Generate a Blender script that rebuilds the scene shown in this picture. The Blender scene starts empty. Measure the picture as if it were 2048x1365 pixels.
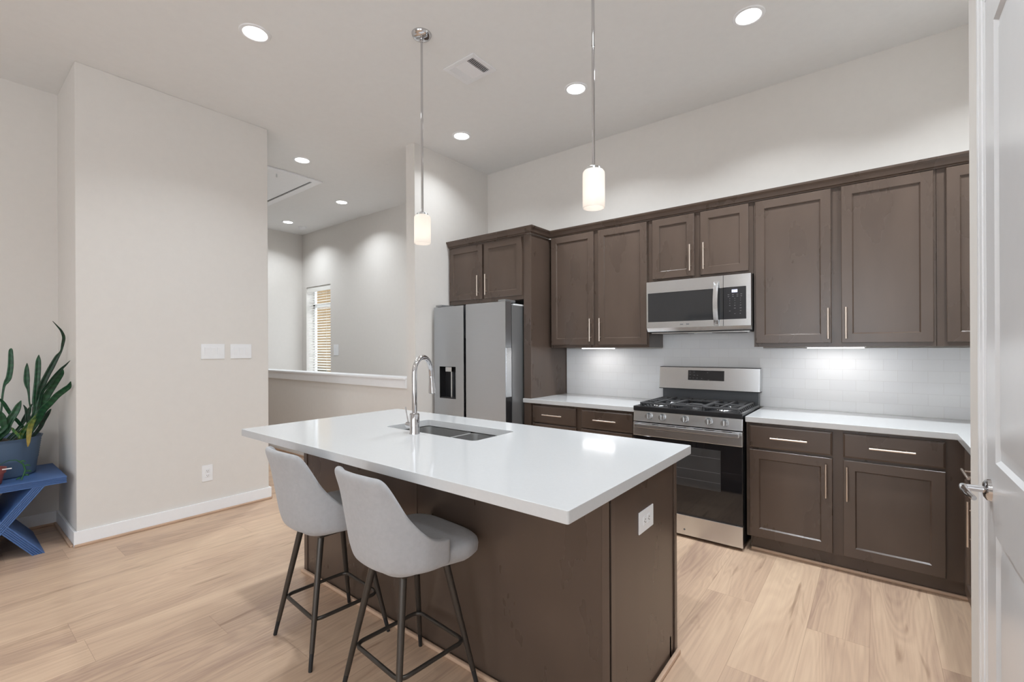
import bpy, bmesh, math, random
from mathutils import Vector, Matrix
from math import sin, cos, pi, radians

random.seed(7)
SC = bpy.context.scene
COL = SC.collection

# ------------------------------------------------------------------ camera
cam_d = bpy.data.cameras.new('camera')
cam = bpy.data.objects.new('camera', cam_d)
COL.objects.link(cam)
YAW, ROLL, H = 0.66914, 0.0045327, 1.385
_r = Vector((cos(YAW), sin(YAW), 0)); _f = Vector((-sin(YAW), cos(YAW), 0)); _d = Vector((0, 0, -1))
_r3 = _r*cos(ROLL) + _d*sin(ROLL); _d3 = -_r*sin(ROLL) + _d*cos(ROLL)
cam.matrix_world = Matrix(((_r3.x, -_d3.x, -_f.x, 0), (_r3.y, -_d3.y, -_f.y, 0), (_r3.z, -_d3.z, -_f.z, H), (0, 0, 0, 1)))
cam_d.sensor_width = 36.0
cam_d.lens = 921.95/2048*36.0
cam_d.shift_y = 13.458/2048
cam_d.clip_start = 0.05
SC.camera = cam

# ------------------------------------------------------------------ colour management, world, big lights
SC.view_settings.view_transform = 'Standard'
SC.view_settings.look = 'None'
SC.view_settings.exposure = -0.04
SC.view_settings.gamma = 1.0
SC.view_settings.use_curve_mapping = False

world = bpy.data.worlds.new('sky'); SC.world = world; world.use_nodes = True
_bg = world.node_tree.nodes['Background']
_bg.inputs['Color'].default_value = (0.88, 0.94, 1.0, 1); _bg.inputs['Strength'].default_value = 4.8

def area_light(name, loc, rot, sx, sy, power, color=(1, 1, 1), shape='RECTANGLE', spread=180):
    l = bpy.data.lights.new(name, 'AREA'); l.shape = shape; l.size = sx
    if shape in ('RECTANGLE', 'ELLIPSE'): l.size_y = sy
    l.energy = power; l.color = color; l.spread = radians(spread)
    o = bpy.data.objects.new(name, l); COL.objects.link(o); o.location = loc; o.rotation_euler = rot
    return o

ZC = 3.42
WIN_R = [(-1.9, 0.7)]                          # opening of an unseen rear window added for its light (x range), z 0.5..2.7
WIN_S = (-3.6, -1.2)                           # opening of an unseen window added for light in the right wall (y range)
for a, b in WIN_R:
    area_light('window_fill', ((a+b)/2, -4.62, 1.6), (radians(90), 0, 0), b-a, 2.2, 12, (0.90, 0.95, 1.0))  # added fill light set in the unseen rear window
area_light('window_fill', (1.33, (WIN_S[0]+WIN_S[1])/2, 1.6), (radians(90), 0, radians(90)), WIN_S[1]-WIN_S[0], 2.2, 8, (0.90, 0.95, 1.0))  # added fill light from the right, in the unseen side window
RL_POWER = 12.5                                 # each recessed downlight
RL_COLOR = (0.885, 0.948, 1.0)

# ------------------------------------------------------------------ material helpers
MATS = {}
def new_mat(name):
    m = bpy.data.materials.new(name); m.use_nodes = True; MATS[name] = m
    nt = m.node_tree
    return m, nt, nt.nodes['Principled BSDF']
def nd(nt, t, **kw):
    n = nt.nodes.new(t)
    for k, v in kw.items():
        if k in n.inputs.keys() if hasattr(n.inputs, 'keys') else False: n.inputs[k].default_value = v
        else: setattr(n, k, v)
    return n
def lin(c):
    return tuple(((x/12.92) if x <= 0.04045 else ((x+0.055)/1.055)**2.4) for x in c)
def srgb(r, g, b): return lin((r/255, g/255, b/255))

def mat(name, color, rough=0.5, metal=0.0, spec=0.5, noise=0.0, nscale=20, stretch=(1, 1, 1), bump=0.0, bscale=200,
        coat=0.0, rvar=0.0, emit=None, estr=0.0, sheen=0.0, coords='Object'):
    m, nt, b = new_mat(name); L = nt.links
    b.inputs['Base Color'].default_value = (*color, 1)
    b.inputs['Roughness'].default_value = rough
    b.inputs['Metallic'].default_value = metal
    b.inputs['Specular IOR Level'].default_value = spec
    if metal == 1.0 and stretch[2] > 50 or name == 'grey_stainless': b.inputs['Anisotropic'].default_value = 0.75; b.inputs['Anisotropic Rotation'].default_value = 0.25
    if coat: b.inputs['Coat Weight'].default_value = coat; b.inputs['Coat Roughness'].default_value = 0.05
    if sheen: b.inputs['Sheen Weight'].default_value = sheen; b.inputs['Sheen Roughness'].default_value = 0.5
    if emit: b.inputs['Emission Color'].default_value = (*emit, 1); b.inputs['Emission Strength'].default_value = estr
    tc = nt.nodes.new('ShaderNodeTexCoord'); mp = nt.nodes.new('ShaderNodeMapping')
    L.new(tc.outputs[coords], mp.inputs['Vector']); mp.inputs['Scale'].default_value = stretch
    n = nt.nodes.new('ShaderNodeTexNoise'); n.inputs['Scale'].default_value = nscale; n.inputs['Detail'].default_value = 4
    L.new(mp.outputs['Vector'], n.inputs['Vector'])
    amt = max(noise, 0.012)
    mr = nt.nodes.new('ShaderNodeMapRange'); mr.inputs['To Min'].default_value = 1-amt; mr.inputs['To Max'].default_value = 1+amt
    mr.inputs['From Min'].default_value = 0.25; mr.inputs['From Max'].default_value = 0.75
    L.new(n.outputs['Fac'], mr.inputs['Value'])
    mx = nt.nodes.new('ShaderNodeMix'); mx.data_type = 'RGBA'; mx.blend_type = 'MULTIPLY'; mx.inputs['Factor'].default_value = 1
    mx.inputs['A'].default_value = (*color, 1); L.new(mr.outputs['Result'], mx.inputs['B'])
    L.new(mx.outputs['Result'], b.inputs['Base Color'])
    if rvar:
        m2 = nt.nodes.new('ShaderNodeMapRange'); m2.inputs['To Min'].default_value = rough-rvar; m2.inputs['To Max'].default_value = rough+rvar
        L.new(n.outputs['Fac'], m2.inputs['Value']); L.new(m2.outputs['Result'], b.inputs['Roughness'])
    if bump:
        n2 = nt.nodes.new('ShaderNodeTexNoise'); n2.inputs['Scale'].default_value = bscale; n2.inputs['Detail'].default_value = 2
        L.new(mp.outputs['Vector'], n2.inputs['Vector'])
        bp = nt.nodes.new('ShaderNodeBump'); bp.inputs['Strength'].default_value = bump; bp.inputs['Distance'].default_value = 0.002
        L.new(n2.outputs['Fac'], bp.inputs['Height']); L.new(bp.outputs['Normal'], b.inputs['Normal'])
    return m

M_WALL = mat('wall_paint', srgb(223, 219, 214), 0.85, spec=0.25, bump=0.06, bscale=160)
M_CEIL = mat('ceiling_paint', srgb(235, 235, 234), 0.9, spec=0.2, bump=0.06, bscale=140)
M_TRIM = mat('white_trim_paint', srgb(242, 243, 245), 0.35, spec=0.45)
M_DOOR = mat('white_door_paint', srgb(226, 227, 229), 0.28, spec=0.5)
M_CAB = mat('espresso_wood', srgb(88, 74, 65), 0.28, spec=0.5, noise=0.16, nscale=5, stretch=(1.0, 1.0, 0.35), rvar=0.04, bump=0.05, bscale=90)
M_CABD = mat('espresso_panel', srgb(84, 70, 61), 0.28, spec=0.5, noise=0.12, nscale=6, stretch=(1.0, 1.0, 0.4), rvar=0.03)
M_QUARTZ = mat('white_quartz', srgb(206, 207, 208), 0.11, spec=0.5, noise=0.015, nscale=90)
M_STEEL = mat('stainless', (0.71, 0.725, 0.74), 0.26, metal=1.0, noise=0.02, nscale=3, stretch=(1, 1, 160), rvar=0.03, bump=0.004, bscale=2)
M_SINK = mat('sink_steel', (0.55, 0.55, 0.545), 0.36, metal=1.0, noise=0.04, nscale=30)
M_FRIDGE = mat('grey_stainless', (0.50, 0.525, 0.555), 0.30, metal=0.95, noise=0.025, nscale=2.5, stretch=(1, 1, 150), rvar=0.03)
M_FRIDGE_SIDE = mat('fridge_side_grey', (0.36, 0.365, 0.37), 0.36, metal=0.7)
M_CHROME = mat('chrome', (0.62, 0.62, 0.635), 0.05, metal=1.0)
M_NICKEL = mat('brushed_nickel', (0.80, 0.70, 0.62), 0.32, metal=1.0)
M_BLACK = mat('black_enamel', (0.018, 0.018, 0.02), 0.25, spec=0.5)
M_BLACKM = mat('black_matte', (0.02, 0.02, 0.021), 0.55)
M_IRON = mat('cast_iron', (0.075, 0.075, 0.078), 0.42, bump=0.2, bscale=300)
M_GLASSB = mat('black_glass', (0.012, 0.012, 0.014), 0.03, spec=0.6, coat=0.3)
M_PANEL = mat('control_panel_black', (0.03, 0.03, 0.033), 0.12, spec=0.5)
M_MARK = mat('grey_marks', srgb(190, 190, 192), 0.5)
M_LOGO = mat('logo_grey', srgb(105, 105, 108), 0.4)
M_FABRIC = mat('grey_fabric', srgb(168, 168, 170), 0.95, spec=0.15, noise=0.05, nscale=60, bump=0.25, bscale=900, sheen=0.25)
M_LEG = mat('dark_bronze_metal', (0.068, 0.060, 0.053), 0.36, metal=0.6)
M_FOOT = mat('black_rubber', (0.015, 0.015, 0.016), 0.6)
M_PLASTIC = mat('white_plastic', srgb(238, 239, 241), 0.35, spec=0.5)
M_SLOT = mat('dark_slot', (0.03, 0.03, 0.03), 0.6)
M_BLUE = mat('blue_paint', srgb(74, 106, 158), 0.5, noise=0.06, nscale=9, bump=0.08, bscale=300)
M_POT = mat('slate_blue_plastic', srgb(76, 97, 122), 0.5, noise=0.04, nscale=12)
M_TERRA = mat('brick_red_plastic', srgb(134, 72, 70), 0.55, noise=0.05)
M_SOIL = mat('potting_soil', (0.03, 0.02, 0.013), 0.95, noise=0.4, nscale=60, bump=1.0, bscale=80)
M_VINE = mat('vine_green', srgb(28, 84, 44), 0.5, noise=0.15, nscale=40)
M_BLIND = mat('white_blind', srgb(238, 237, 232), 0.45, spec=0.4)
M_VENTDARK = mat('vent_dark', (0.03, 0.03, 0.03), 0.8)
M_LENS = mat('lit_lens', (0.9, 0.9, 0.9), 0.4, emit=(1, 0.985, 0.96), estr=9.0)
M_BULB = mat('lit_bulb', (0.9, 0.9, 0.9), 0.4, emit=(1, 0.94, 0.87), estr=1.7)
M_LED = mat('lit_led_bar', (0.9, 0.9, 0.9), 0.4, emit=(1, 0.96, 0.93), estr=5.0)
M_DISPLAY = mat('lit_display', (0.1, 0.1, 0.12), 0.3, emit=(0.62, 0.66, 0.85), estr=0.75)
M_CLOCK = mat('lit_digits', (0.9, 0.9, 0.9), 0.3, emit=(0.9, 0.93, 1.0), estr=0.95)
M_HANDRAIL = mat('dark_handrail_wood', srgb(70, 52, 42), 0.4, noise=0.1)
M_HOUSE = mat('tan_house_siding', srgb(98, 78, 48), 0.9, noise=0.15, nscale=3)
M_HEDGE = mat('dark_hedge', srgb(42, 36, 16), 0.9, noise=0.4, nscale=8)
M_GROUND = mat('outside_ground', srgb(110, 100, 82), 0.95, noise=0.2)

def leaf_mat(name, base, band, edge=None):
    m, nt, b = new_mat(name); L = nt.links
    uv = nt.nodes.new('ShaderNodeUVMap'); sep = nt.nodes.new('ShaderNodeSeparateXYZ'); L.new(uv.outputs['UV'], sep.inputs['Vector'])
    n = nt.nodes.new('ShaderNodeTexNoise'); n.inputs['Scale'].default_value = 9; n.inputs['Detail'].default_value = 3
    L.new(uv.outputs['UV'], n.inputs['Vector'])
    ad = nt.nodes.new('ShaderNodeMath'); ad.operation = 'MULTIPLY_ADD'; ad.inputs[1].default_value = 150.0
    mu = nt.nodes.new('ShaderNodeMath'); mu.operation = 'MULTIPLY'; mu.inputs[1].default_value = 14.0
    L.new(n.outputs['Fac'], mu.inputs[0]); L.new(sep.outputs['Y'], ad.inputs[0]); L.new(mu.outputs[0], ad.inputs[2])
    si = nt.nodes.new('ShaderNodeMath'); si.operation = 'SINE'; L.new(ad.outputs[0], si.inputs[0])
    mr = nt.nodes.new('ShaderNodeMapRange'); mr.inputs['From Min'].default_value = -0.3; mr.inputs['From Max'].default_value = 0.9
    L.new(si.outputs[0], mr.inputs['Value'])
    mx = nt.nodes.new('ShaderNodeMix'); mx.data_type = 'RGBA'; mx.inputs['A'].default_value = (*base, 1); mx.inputs['B'].default_value = (*band, 1)
    L.new(mr.outputs['Result'], mx.inputs['Factor']); out = mx.outputs['Result']
    if edge:
        m2 = nt.nodes.new('ShaderNodeMix'); m2.data_type = 'RGBA'; m2.inputs['B'].default_value = (*edge, 1)
        mp = nt.nodes.new('ShaderNodeMapRange'); mp.inputs['From Min'].default_value = 0.25; mp.inputs['From Max'].default_value = 0.8
        L.new(sep.outputs['Y'], mp.inputs['Value']); L.new(mp.outputs['Result'], m2.inputs['Factor']); L.new(out, m2.inputs['A']); out = m2.outputs['Result']
    L.new(out, b.inputs['Base Color']); b.inputs['Roughness'].default_value = 0.42
    return m
M_LEAF = leaf_mat('snake_plant_leaf', srgb(17, 62, 37), srgb(30, 80, 48))
M_LEAF2 = leaf_mat('snake_plant_dark_leaf', srgb(12, 46, 30), srgb(18, 58, 38))
M_LEAFY = leaf_mat('yellowing_leaf', srgb(46, 92, 40), srgb(90, 112, 44), srgb(198, 140, 44))

def floor_mat():
    m, nt, b = new_mat('oak_planks'); L = nt.links
    def math_(op, a, bb=None, c=None):
        n = nt.nodes.new('ShaderNodeMath'); n.operation = op
        for i, v in enumerate((a, bb, c)):
            if v is None: continue
            if isinstance(v, (int, float)): n.inputs[i].default_value = v
            else: L.new(v, n.inputs[i])
        return n.outputs[0]
    tc = nt.nodes.new('ShaderNodeTexCoord'); sp = nt.nodes.new('ShaderNodeSeparateXYZ'); L.new(tc.outputs['Object'], sp.inputs[0])
    X, Y = sp.outputs['X'], sp.outputs['Y']
    W, LEN = 0.245, 1.52
    px = math_('DIVIDE', math_('ADD', X, 24.53), W); i = math_('FLOOR', px); fx = math_('FRACT', px)
    wn = nt.nodes.new('ShaderNodeTexWhiteNoise'); wn.noise_dimensions = '1D'; L.new(i, wn.inputs['W'])
    py = math_('DIVIDE', math_('ADD', math_('ADD', Y, 20.0), math_('MULTIPLY', wn.outputs['Value'], LEN)), LEN)
    j = math_('FLOOR', py); fy = math_('FRACT', py)
    idv = math_('ADD', math_('MULTIPLY', i, 13.37), math_('MULTIPLY', j, 7.91))
    w2 = nt.nodes.new('ShaderNodeTexWhiteNoise'); w2.noise_dimensions = '1D'; L.new(idv, w2.inputs['W'])
    rnd = w2.outputs['Value']
    # grain coordinates, own offset per plank
    cb = nt.nodes.new('ShaderNodeCombineXYZ')
    L.new(math_('ADD', math_('MULTIPLY', X, 5.0), math_('MULTIPLY', rnd, 91.0)), cb.inputs[0])
    L.new(math_('ADD', math_('MULTIPLY', Y, 0.75), math_('MULTIPLY', rnd, 57.0)), cb.inputs[1])
    L.new(math_('MULTIPLY', rnd, 33.0), cb.inputs[2])
    n1 = nt.nodes.new('ShaderNodeTexNoise'); n1.inputs['Scale'].default_value = 1.0; n1.inputs['Detail'].default_value = 2; n1.inputs['Distortion'].default_value = 0.7
    L.new(cb.outputs[0], n1.inputs['Vector'])
    # cathedral rings: contour lines of that noise
    ring = math_('SINE', math_('MULTIPLY', n1.outputs['Fac'], 95.0))
    # fine fibres
    cb2 = nt.nodes.new('ShaderNodeCombineXYZ')
    L.new(math_('ADD', math_('MULTIPLY', X, 60.0), math_('MULTIPLY', rnd, 400.0)), cb2.inputs[0]); L.new(math_('MULTIPLY', Y, 1.6), cb2.inputs[1])
    n2 = nt.nodes.new('ShaderNodeTexNoise'); n2.inputs['Scale'].default_value = 1.0; n2.inputs['Detail'].default_value = 5; n2.inputs['Roughness'].default_value = 0.65
    L.new(cb2.outputs[0], n2.inputs['Vector'])
    # dark cracks / mineral streaks
    cb3 = nt.nodes.new('ShaderNodeCombineXYZ')
    L.new(math_('ADD', math_('MULTIPLY', X, 14.0), math_('MULTIPLY', rnd, 171.0)), cb3.inputs[0]); L.new(math_('ADD', math_('MULTIPLY', Y, 1.3), math_('MULTIPLY', rnd, 31.0)), cb3.inputs[1])
    n3 = nt.nodes.new('ShaderNodeTexNoise'); n3.inputs['Scale'].default_value = 1.0; n3.inputs['Detail'].default_value = 3; n3.inputs['Distortion'].default_value = 1.2
    L.new(cb3.outputs[0], n3.inputs['Vector'])
    streak = nt.nodes.new('ShaderNodeMapRange'); streak.inputs['From Min'].default_value = 0.63; streak.inputs['From Max'].default_value = 0.80
    L.new(n3.outputs['Fac'], streak.inputs['Value'])
    v = math_('ADD', math_('MULTIPLY', rnd, 0.27), math_('MULTIPLY', n1.outputs['Fac'], 0.70))
    v = math_('ADD', v, math_('MULTIPLY', ring, 0.06))
    v = math_('ADD', v, math_('MULTIPLY', math_('SUBTRACT', n2.outputs['Fac'], 0.5), 0.60))
    cr = nt.nodes.new('ShaderNodeValToRGB'); L.new(v, cr.inputs['Fac'])
    e = cr.color_ramp.elements
    e[0].position = 0.12; e[0].color = (*srgb(166, 138, 120), 1)
    e[1].position = 0.86; e[1].color = (*srgb(219, 192, 164), 1)
    k = e.new(0.5); k.color = (*srgb(200, 171, 146), 1)
    mx = nt.nodes.new('ShaderNodeMix'); mx.data_type = 'RGBA'; L.new(cr.outputs['Color'], mx.inputs['A'])
    mx.inputs['B'].default_value = (*srgb(122, 92, 72), 1); L.new(math_('MULTIPLY', streak.outputs['Result'], 0.7), mx.inputs['Factor'])
    # seams
    sx = math_('LESS_THAN', math_('MINIMUM', fx, math_('SUBTRACT', 1.0, fx)), 0.006)
    sy = math_('LESS_THAN', math_('MINIMUM', fy, math_('SUBTRACT', 1.0, fy)), 0.0009)
    seam = math_('MAXIMUM', sx, sy)
    m2 = nt.nodes.new('ShaderNodeMix'); m2.data_type = 'RGBA'; L.new(mx.outputs['Result'], m2.inputs['A']); m2.inputs['B'].default_value = (*srgb(132, 104, 84), 1)
    L.new(math_('MULTIPLY', seam, 0.32), m2.inputs['Factor'])
    L.new(m2.outputs['Result'], b.inputs['Base Color'])
    b.inputs['Roughness'].default_value = 0.42; b.inputs['Specular IOR Level'].default_value = 0.4
    bp = nt.nodes.new('ShaderNodeBump'); bp.inputs['Strength'].default_value = 0.12; bp.inputs['Distance'].default_value = 0.002
    L.new(math_('SUBTRACT', n2.outputs['Fac'], math_('MULTIPLY', seam, 0.8)), bp.inputs['Height']); L.new(bp.outputs['Normal'], b.inputs['Normal'])
    return m
M_FLOOR = floor_mat()
M_SHOE = mat('oak_shoe_moulding', srgb(198, 168, 144), 0.45, noise=0.1, nscale=8, stretch=(1, 1, 1))

def tile_mat():
    m, nt, b = new_mat('white_subway_tile'); L = nt.links
    tc = nt.nodes.new('ShaderNodeTexCoord'); sp = nt.nodes.new('ShaderNodeSeparateXYZ'); cb = nt.nodes.new('ShaderNodeCombineXYZ')
    L.new(tc.outputs['Object'], sp.inputs[0]); L.new(sp.outputs['X'], cb.inputs[0]); L.new(sp.outputs['Z'], cb.inputs[1])
    mp = nt.nodes.new('ShaderNodeMapping'); mp.inputs['Location'].default_value = (0.04, -0.914+0.076*12, 0); L.new(cb.outputs[0], mp.inputs['Vector'])
    br = nt.nodes.new('ShaderNodeTexBrick'); br.inputs['Scale'].default_value = 1.0
    br.inputs['Brick Width'].default_value = 0.152; br.inputs['Row Height'].default_value = 0.076
    br.inputs['Mortar Size'].default_value = 0.0013; br.inputs['Mortar Smooth'].default_value = 0.4
    br.inputs['Color1'].default_value = (*srgb(234, 235, 236), 1); br.inputs['Color2'].default_value = (*srgb(231, 232, 234), 1)
    br.inputs['Mortar'].default_value = (*srgb(222, 222, 222), 1)
    L.new(mp.outputs['Vector'], br.inputs['Vector']); L.new(br.outputs['Color'], b.inputs['Base Color'])
    b.inputs['Roughness'].default_value = 0.16
    bp = nt.nodes.new('ShaderNodeBump'); bp.invert = True; bp.inputs['Strength'].default_value = 0.22; bp.inputs['Distance'].default_value = 0.002
    L.new(br.outputs['Fac'], bp.inputs['Height']); L.new(bp.outputs['Normal'], b.inputs['Normal'])
    return m
M_TILE = tile_mat()

def shade_mat():
    m, nt, b = new_mat('opal_glass'); L = nt.links
    out = nt.nodes['Material Output']
    tr = nt.nodes.new('ShaderNodeBsdfTranslucent'); tr.inputs['Color'].default_value = (1, 0.96, 0.92, 1)
    b.inputs['Base Color'].default_value = (0.9, 0.88, 0.85, 1); b.inputs['Roughness'].default_value = 0.2
    b.inputs['Emission Color'].default_value = (1, 0.92, 0.87, 1); b.inputs['Emission Strength'].default_value = 0.12
    ms = nt.nodes.new('ShaderNodeMixShader'); ms.inputs[0].default_value = 0.6
    L.new(b.outputs[0], ms.inputs[1]); L.new(tr.outputs[0], ms.inputs[2]); L.new(ms.outputs[0], out.inputs['Surface'])
    return m
M_SHADE = shade_mat()

def glass_mat():
    m, nt, b = new_mat('window_glass'); L = nt.links
    b.inputs['Base Color'].default_value = (1, 1, 1, 1); b.inputs['Roughness'].default_value = 0.0
    b.inputs['Transmission Weight'].default_value = 1.0; b.inputs['IOR'].default_value = 1.02
    return m
M_GLASS = glass_mat()

# ------------------------------------------------------------------ mesh helpers
class MB:
    def __init__(s): s.bm = bmesh.new(); s.wn = False
    def _merge(s, tmp, mtx=None):
        if mtx is not None: bmesh.ops.transform(tmp, matrix=mtx, verts=tmp.verts)
        me = bpy.data.meshes.new('t'); tmp.to_mesh(me); tmp.free(); s.bm.from_mesh(me); bpy.data.meshes.remove(me); return s
    def box(s, x0, x1, y0, y1, z0, z1, bev=0.0, seg=2, mtx=None):
        t = bmesh.new(); bmesh.ops.create_cube(t, size=1)
        bmesh.ops.transform(t, matrix=Matrix.Translation(((x0+x1)/2, (y0+y1)/2, (z0+z1)/2)) @ Matrix.Diagonal((abs(x1-x0), abs(y1-y0), abs(z1-z0), 1)), verts=t.verts)
        if bev: bmesh.ops.bevel(t, geom=t.edges[:], offset=bev, segments=seg, affect='EDGES', profile=0.5); s.wn = True
        return s._merge(t, mtx)
    def cyl(s, a, b, r, r2=None, n=20, caps=True):
        a, b = Vector(a), Vector(b); d = b-a
        t = bmesh.new(); bmesh.ops.create_cone(t, cap_ends=caps, segments=n, radius1=r, radius2=(r if r2 is None else r2), depth=d.length)
        q = Vector((0, 0, 1)).rotation_difference(d.normalized()).to_matrix().to_4x4()
        return s._merge(t, Matrix.Translation((a+b)/2) @ q)
    def tube(s, pts, r, n=14, closed=False, radii=None):
        pts = [Vector(p) for p in pts]; m = len(pts); bm = s.bm; rings = []
        up = None
        for i, p in enumerate(pts):
            if closed: t = (pts[(i+1) % m]-pts[i-1]).normalized()
            else: t = (pts[min(i+1, m-1)]-pts[max(i-1, 0)]).normalized()
            if up is None:
                up = Vector((0, 0, 1)) if abs(t.z) < 0.9 else Vector((1, 0, 0))
            u = (up - t*up.dot(t)).normalized(); w = t.cross(u); up = u
            rr = radii[i] if radii else r
            rings.append([bm.verts.new(p + u*(rr*cos(2*pi*k/n)) + w*(rr*sin(2*pi*k/n))) for k in range(n)])
        for i in range(m if closed else m-1):
            A, B = rings[i], rings[(i+1) % m]
            for k in range(n): bm.faces.new((A[k], A[(k+1) % n], B[(k+1) % n], B[k]))
        if not closed:
            bm.faces.new(rings[0][::-1]); bm.faces.new(rings[-1])
        return s
    def lathe(s, prof, c=(0, 0, 0), n=32, axis='Z'):
        # prof: list of (r, h); closed profile not needed
        bm = s.bm; c = Vector(c); rings = []
        for r, h in prof:
            ring = []
            for k in range(n):
                a = 2*pi*k/n
                v = Vector((r*cos(a), r*sin(a), h)) if axis == 'Z' else (Vector((r*cos(a), h, r*sin(a))) if axis == 'Y' else Vector((h, r*cos(a), r*sin(a))))
                ring.append(bm.verts.new(c+v))
            rings.append(ring)
        for A, B in zip(rings, rings[1:]):
            for k in range(n): bm.faces.new((A[k], A[(k+1) % n], B[(k+1) % n], B[k]))
        if prof[0][0] > 1e-5: bm.faces.new(rings[0][::-1])
        if prof[-1][0] > 1e-5: bm.faces.new(rings[-1])
        return s
    def prism(s, poly, axis, a, b, bev=0.0):
        # poly: 2-D points in the two remaining axes (order: x,y,z minus axis); extruded from a to b
        t = bmesh.new()
        def P(p, h):
            return (h, p[0], p[1]) if axis == 'X' else ((p[0], h, p[1]) if axis == 'Y' else (p[0], p[1], h))
        A = [t.verts.new(P(p, a)) for p in poly]; B = [t.verts.new(P(p, b)) for p in poly]; n = len(poly)
        t.faces.new(A); t.faces.new(B[::-1])
        for k in range(n): t.faces.new((A[k], B[k], B[(k+1) % n], A[(k+1) % n]))
        bmesh.ops.recalc_face_normals(t, faces=t.faces)
        if bev: bmesh.ops.bevel(t, geom=t.edges[:], offset=bev, segments=2, affect='EDGES', profile=0.5); s.wn = True
        return s._merge(t)
    def sphere(s, c, r, sx=1, sy=1, sz=1, u=20, v=12):
        t = bmesh.new(); bmesh.ops.create_uvsphere(t, u_segments=u, v_segments=v, radius=r)
        return s._merge(t, Matrix.Translation(c) @ Matrix.Diagonal((sx, sy, sz, 1)))
    def build(s, name, m, parent=None, smooth=True, mtx=None, recalc=True, angle=40):
        bm = s.bm
        if mtx is not None: bmesh.ops.transform(bm, matrix=mtx, verts=bm.verts)
        if recalc: bmesh.ops.recalc_face_normals(bm, faces=bm.faces)
        org = Vector((0, 0, 0))
        if parent is not None:
            org = parent.get('_org'); org = Vector(org) if org is not None else Vector((0, 0, 0))
            bmesh.ops.translate(bm, vec=-org, verts=bm.verts)
        else:
            # origin at the base of the mesh, not at the world origin
            xs = [v.co.x for v in bm.verts]; ys = [v.co.y for v in bm.verts]; zs = [v.co.z for v in bm.verts]
            if KEEP_ORIGIN: org = Vector((0, 0, 0))
            else:
                org = Vector(((min(xs)+max(xs))/2, (min(ys)+max(ys))/2, min(zs)))
                bmesh.ops.translate(bm, vec=-org, verts=bm.verts)
        me = bpy.data.meshes.new(name); bm.to_mesh(me); bm.free()
        if smooth:
            for p in me.polygons: p.use_smooth = True
            try: me.set_sharp_from_angle(angle=radians(angle))
            except Exception: pass
        me.materials.append(m)
        o = bpy.data.objects.new(name, me); COL.objects.link(o)
        if smooth and s.wn:
            w = o.modifiers.new('normals', 'WEIGHTED_NORMAL'); w.keep_sharp = True; w.weight = 100
        if parent is not None:
            o.parent = parent; o['_org'] = tuple(org)
        else:
            o.location = org; o['_org'] = tuple(org)
        return o
KEEP_ORIGIN = False

def tag(o, label, cat, group=None):
    o['label'] = label; o['category'] = cat
    if group: o['group'] = group
    return o
def thing(name, label, cat, loc=(0, 0, 0), rz=0.0, group=None, local=False):
    o = bpy.data.objects.new(name, None); COL.objects.link(o); o.empty_display_size = 0.1
    o.location = loc; o.rotation_euler = (0, 0, rz)
    o['_org'] = (0, 0, 0) if local else tuple(loc)
    return tag(o, label, cat, group)
def struct(name, mb, m, parent=None, **kw):
    global KEEP_ORIGIN
    KEEP_ORIGIN = True
    o = mb.build(name, m, parent, **kw)
    KEEP_ORIGIN = False
    if parent is None: o['kind'] = 'structure'
    return o

# ================================================================== the room
XL, XLR = -4.42, -5.13          # left wall block face; living-room wall face
YB = 4.08                       # kitchen back wall
YP0, YP1 = 0.64, 1.95           # ends of the left wall block
XPIL = -3.58
YH = 2.985                      # half wall front face
YF = 4.15; XF = -8.075          # stair well back wall, stair well left wall
XPAN = 0.25                     # pantry door wall
b = MB().box(-5.3, 1.45, -4.75, 3.0, -0.1, 0).box(-3.72, 1.45, 3.0, 4.2, -0.1, 0).box(-8.25, -5.3, 0.5, 3.0, -0.1, 0)
struct('floor', b, M_FLOOR, smooth=False)
struct('floor_stairwell', MB().box(-8.25, -3.6, 2.9, 4.4, -1.5, -1.4), M_FLOOR, smooth=False)
struct('ceiling', MB().box(-8.3, 1.5, -4.8, 4.4, ZC, ZC+0.12), M_CEIL, smooth=False)
struct('wall_back', MB().box(XPIL, 1.1, YB, 4.2, 0, ZC), M_WALL, smooth=False)
struct('wall_fridge_end', MB().box(-3.712, XPIL, YH, 4.2, 0, ZC), M_WALL, smooth=False)
struct('wall_left', MB().box(-5.25, XL, YP0, YP1, 0, ZC, 0.006), M_WALL)
struct('wall_living', MB().box(-5.25, XLR, -4.75, YP0, 0, ZC), M_WALL, smooth=False)
struct('wall_hall', MB().box(-8.25, -5.25, 0.5, YP0, 0, ZC), M_WALL, smooth=False)
struct('wall_stairwell_left', MB().box(-8.25, XF, 0.5, 4.4, -1.5, ZC), M_WALL, smooth=False)
WX0, WX1, WZ0, WZ1 = -7.925, -7.135, 0.86, 2.465
b = MB().box(XF, WX0, YF, 4.33, -1.5, ZC).box(WX1, -3.6, YF, 4.33, -1.5, ZC).box(WX0, WX1, YF, 4.33, -1.5, WZ0).box(WX0, WX1, YF, 4.33, WZ1, ZC)
struct('wall_stairwell_back', b, M_WALL, smooth=False)
struct('wall_half', MB().box(XF, -3.712, YH, 3.10, -1.5, 0.985), M_WALL, smooth=False)
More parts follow.
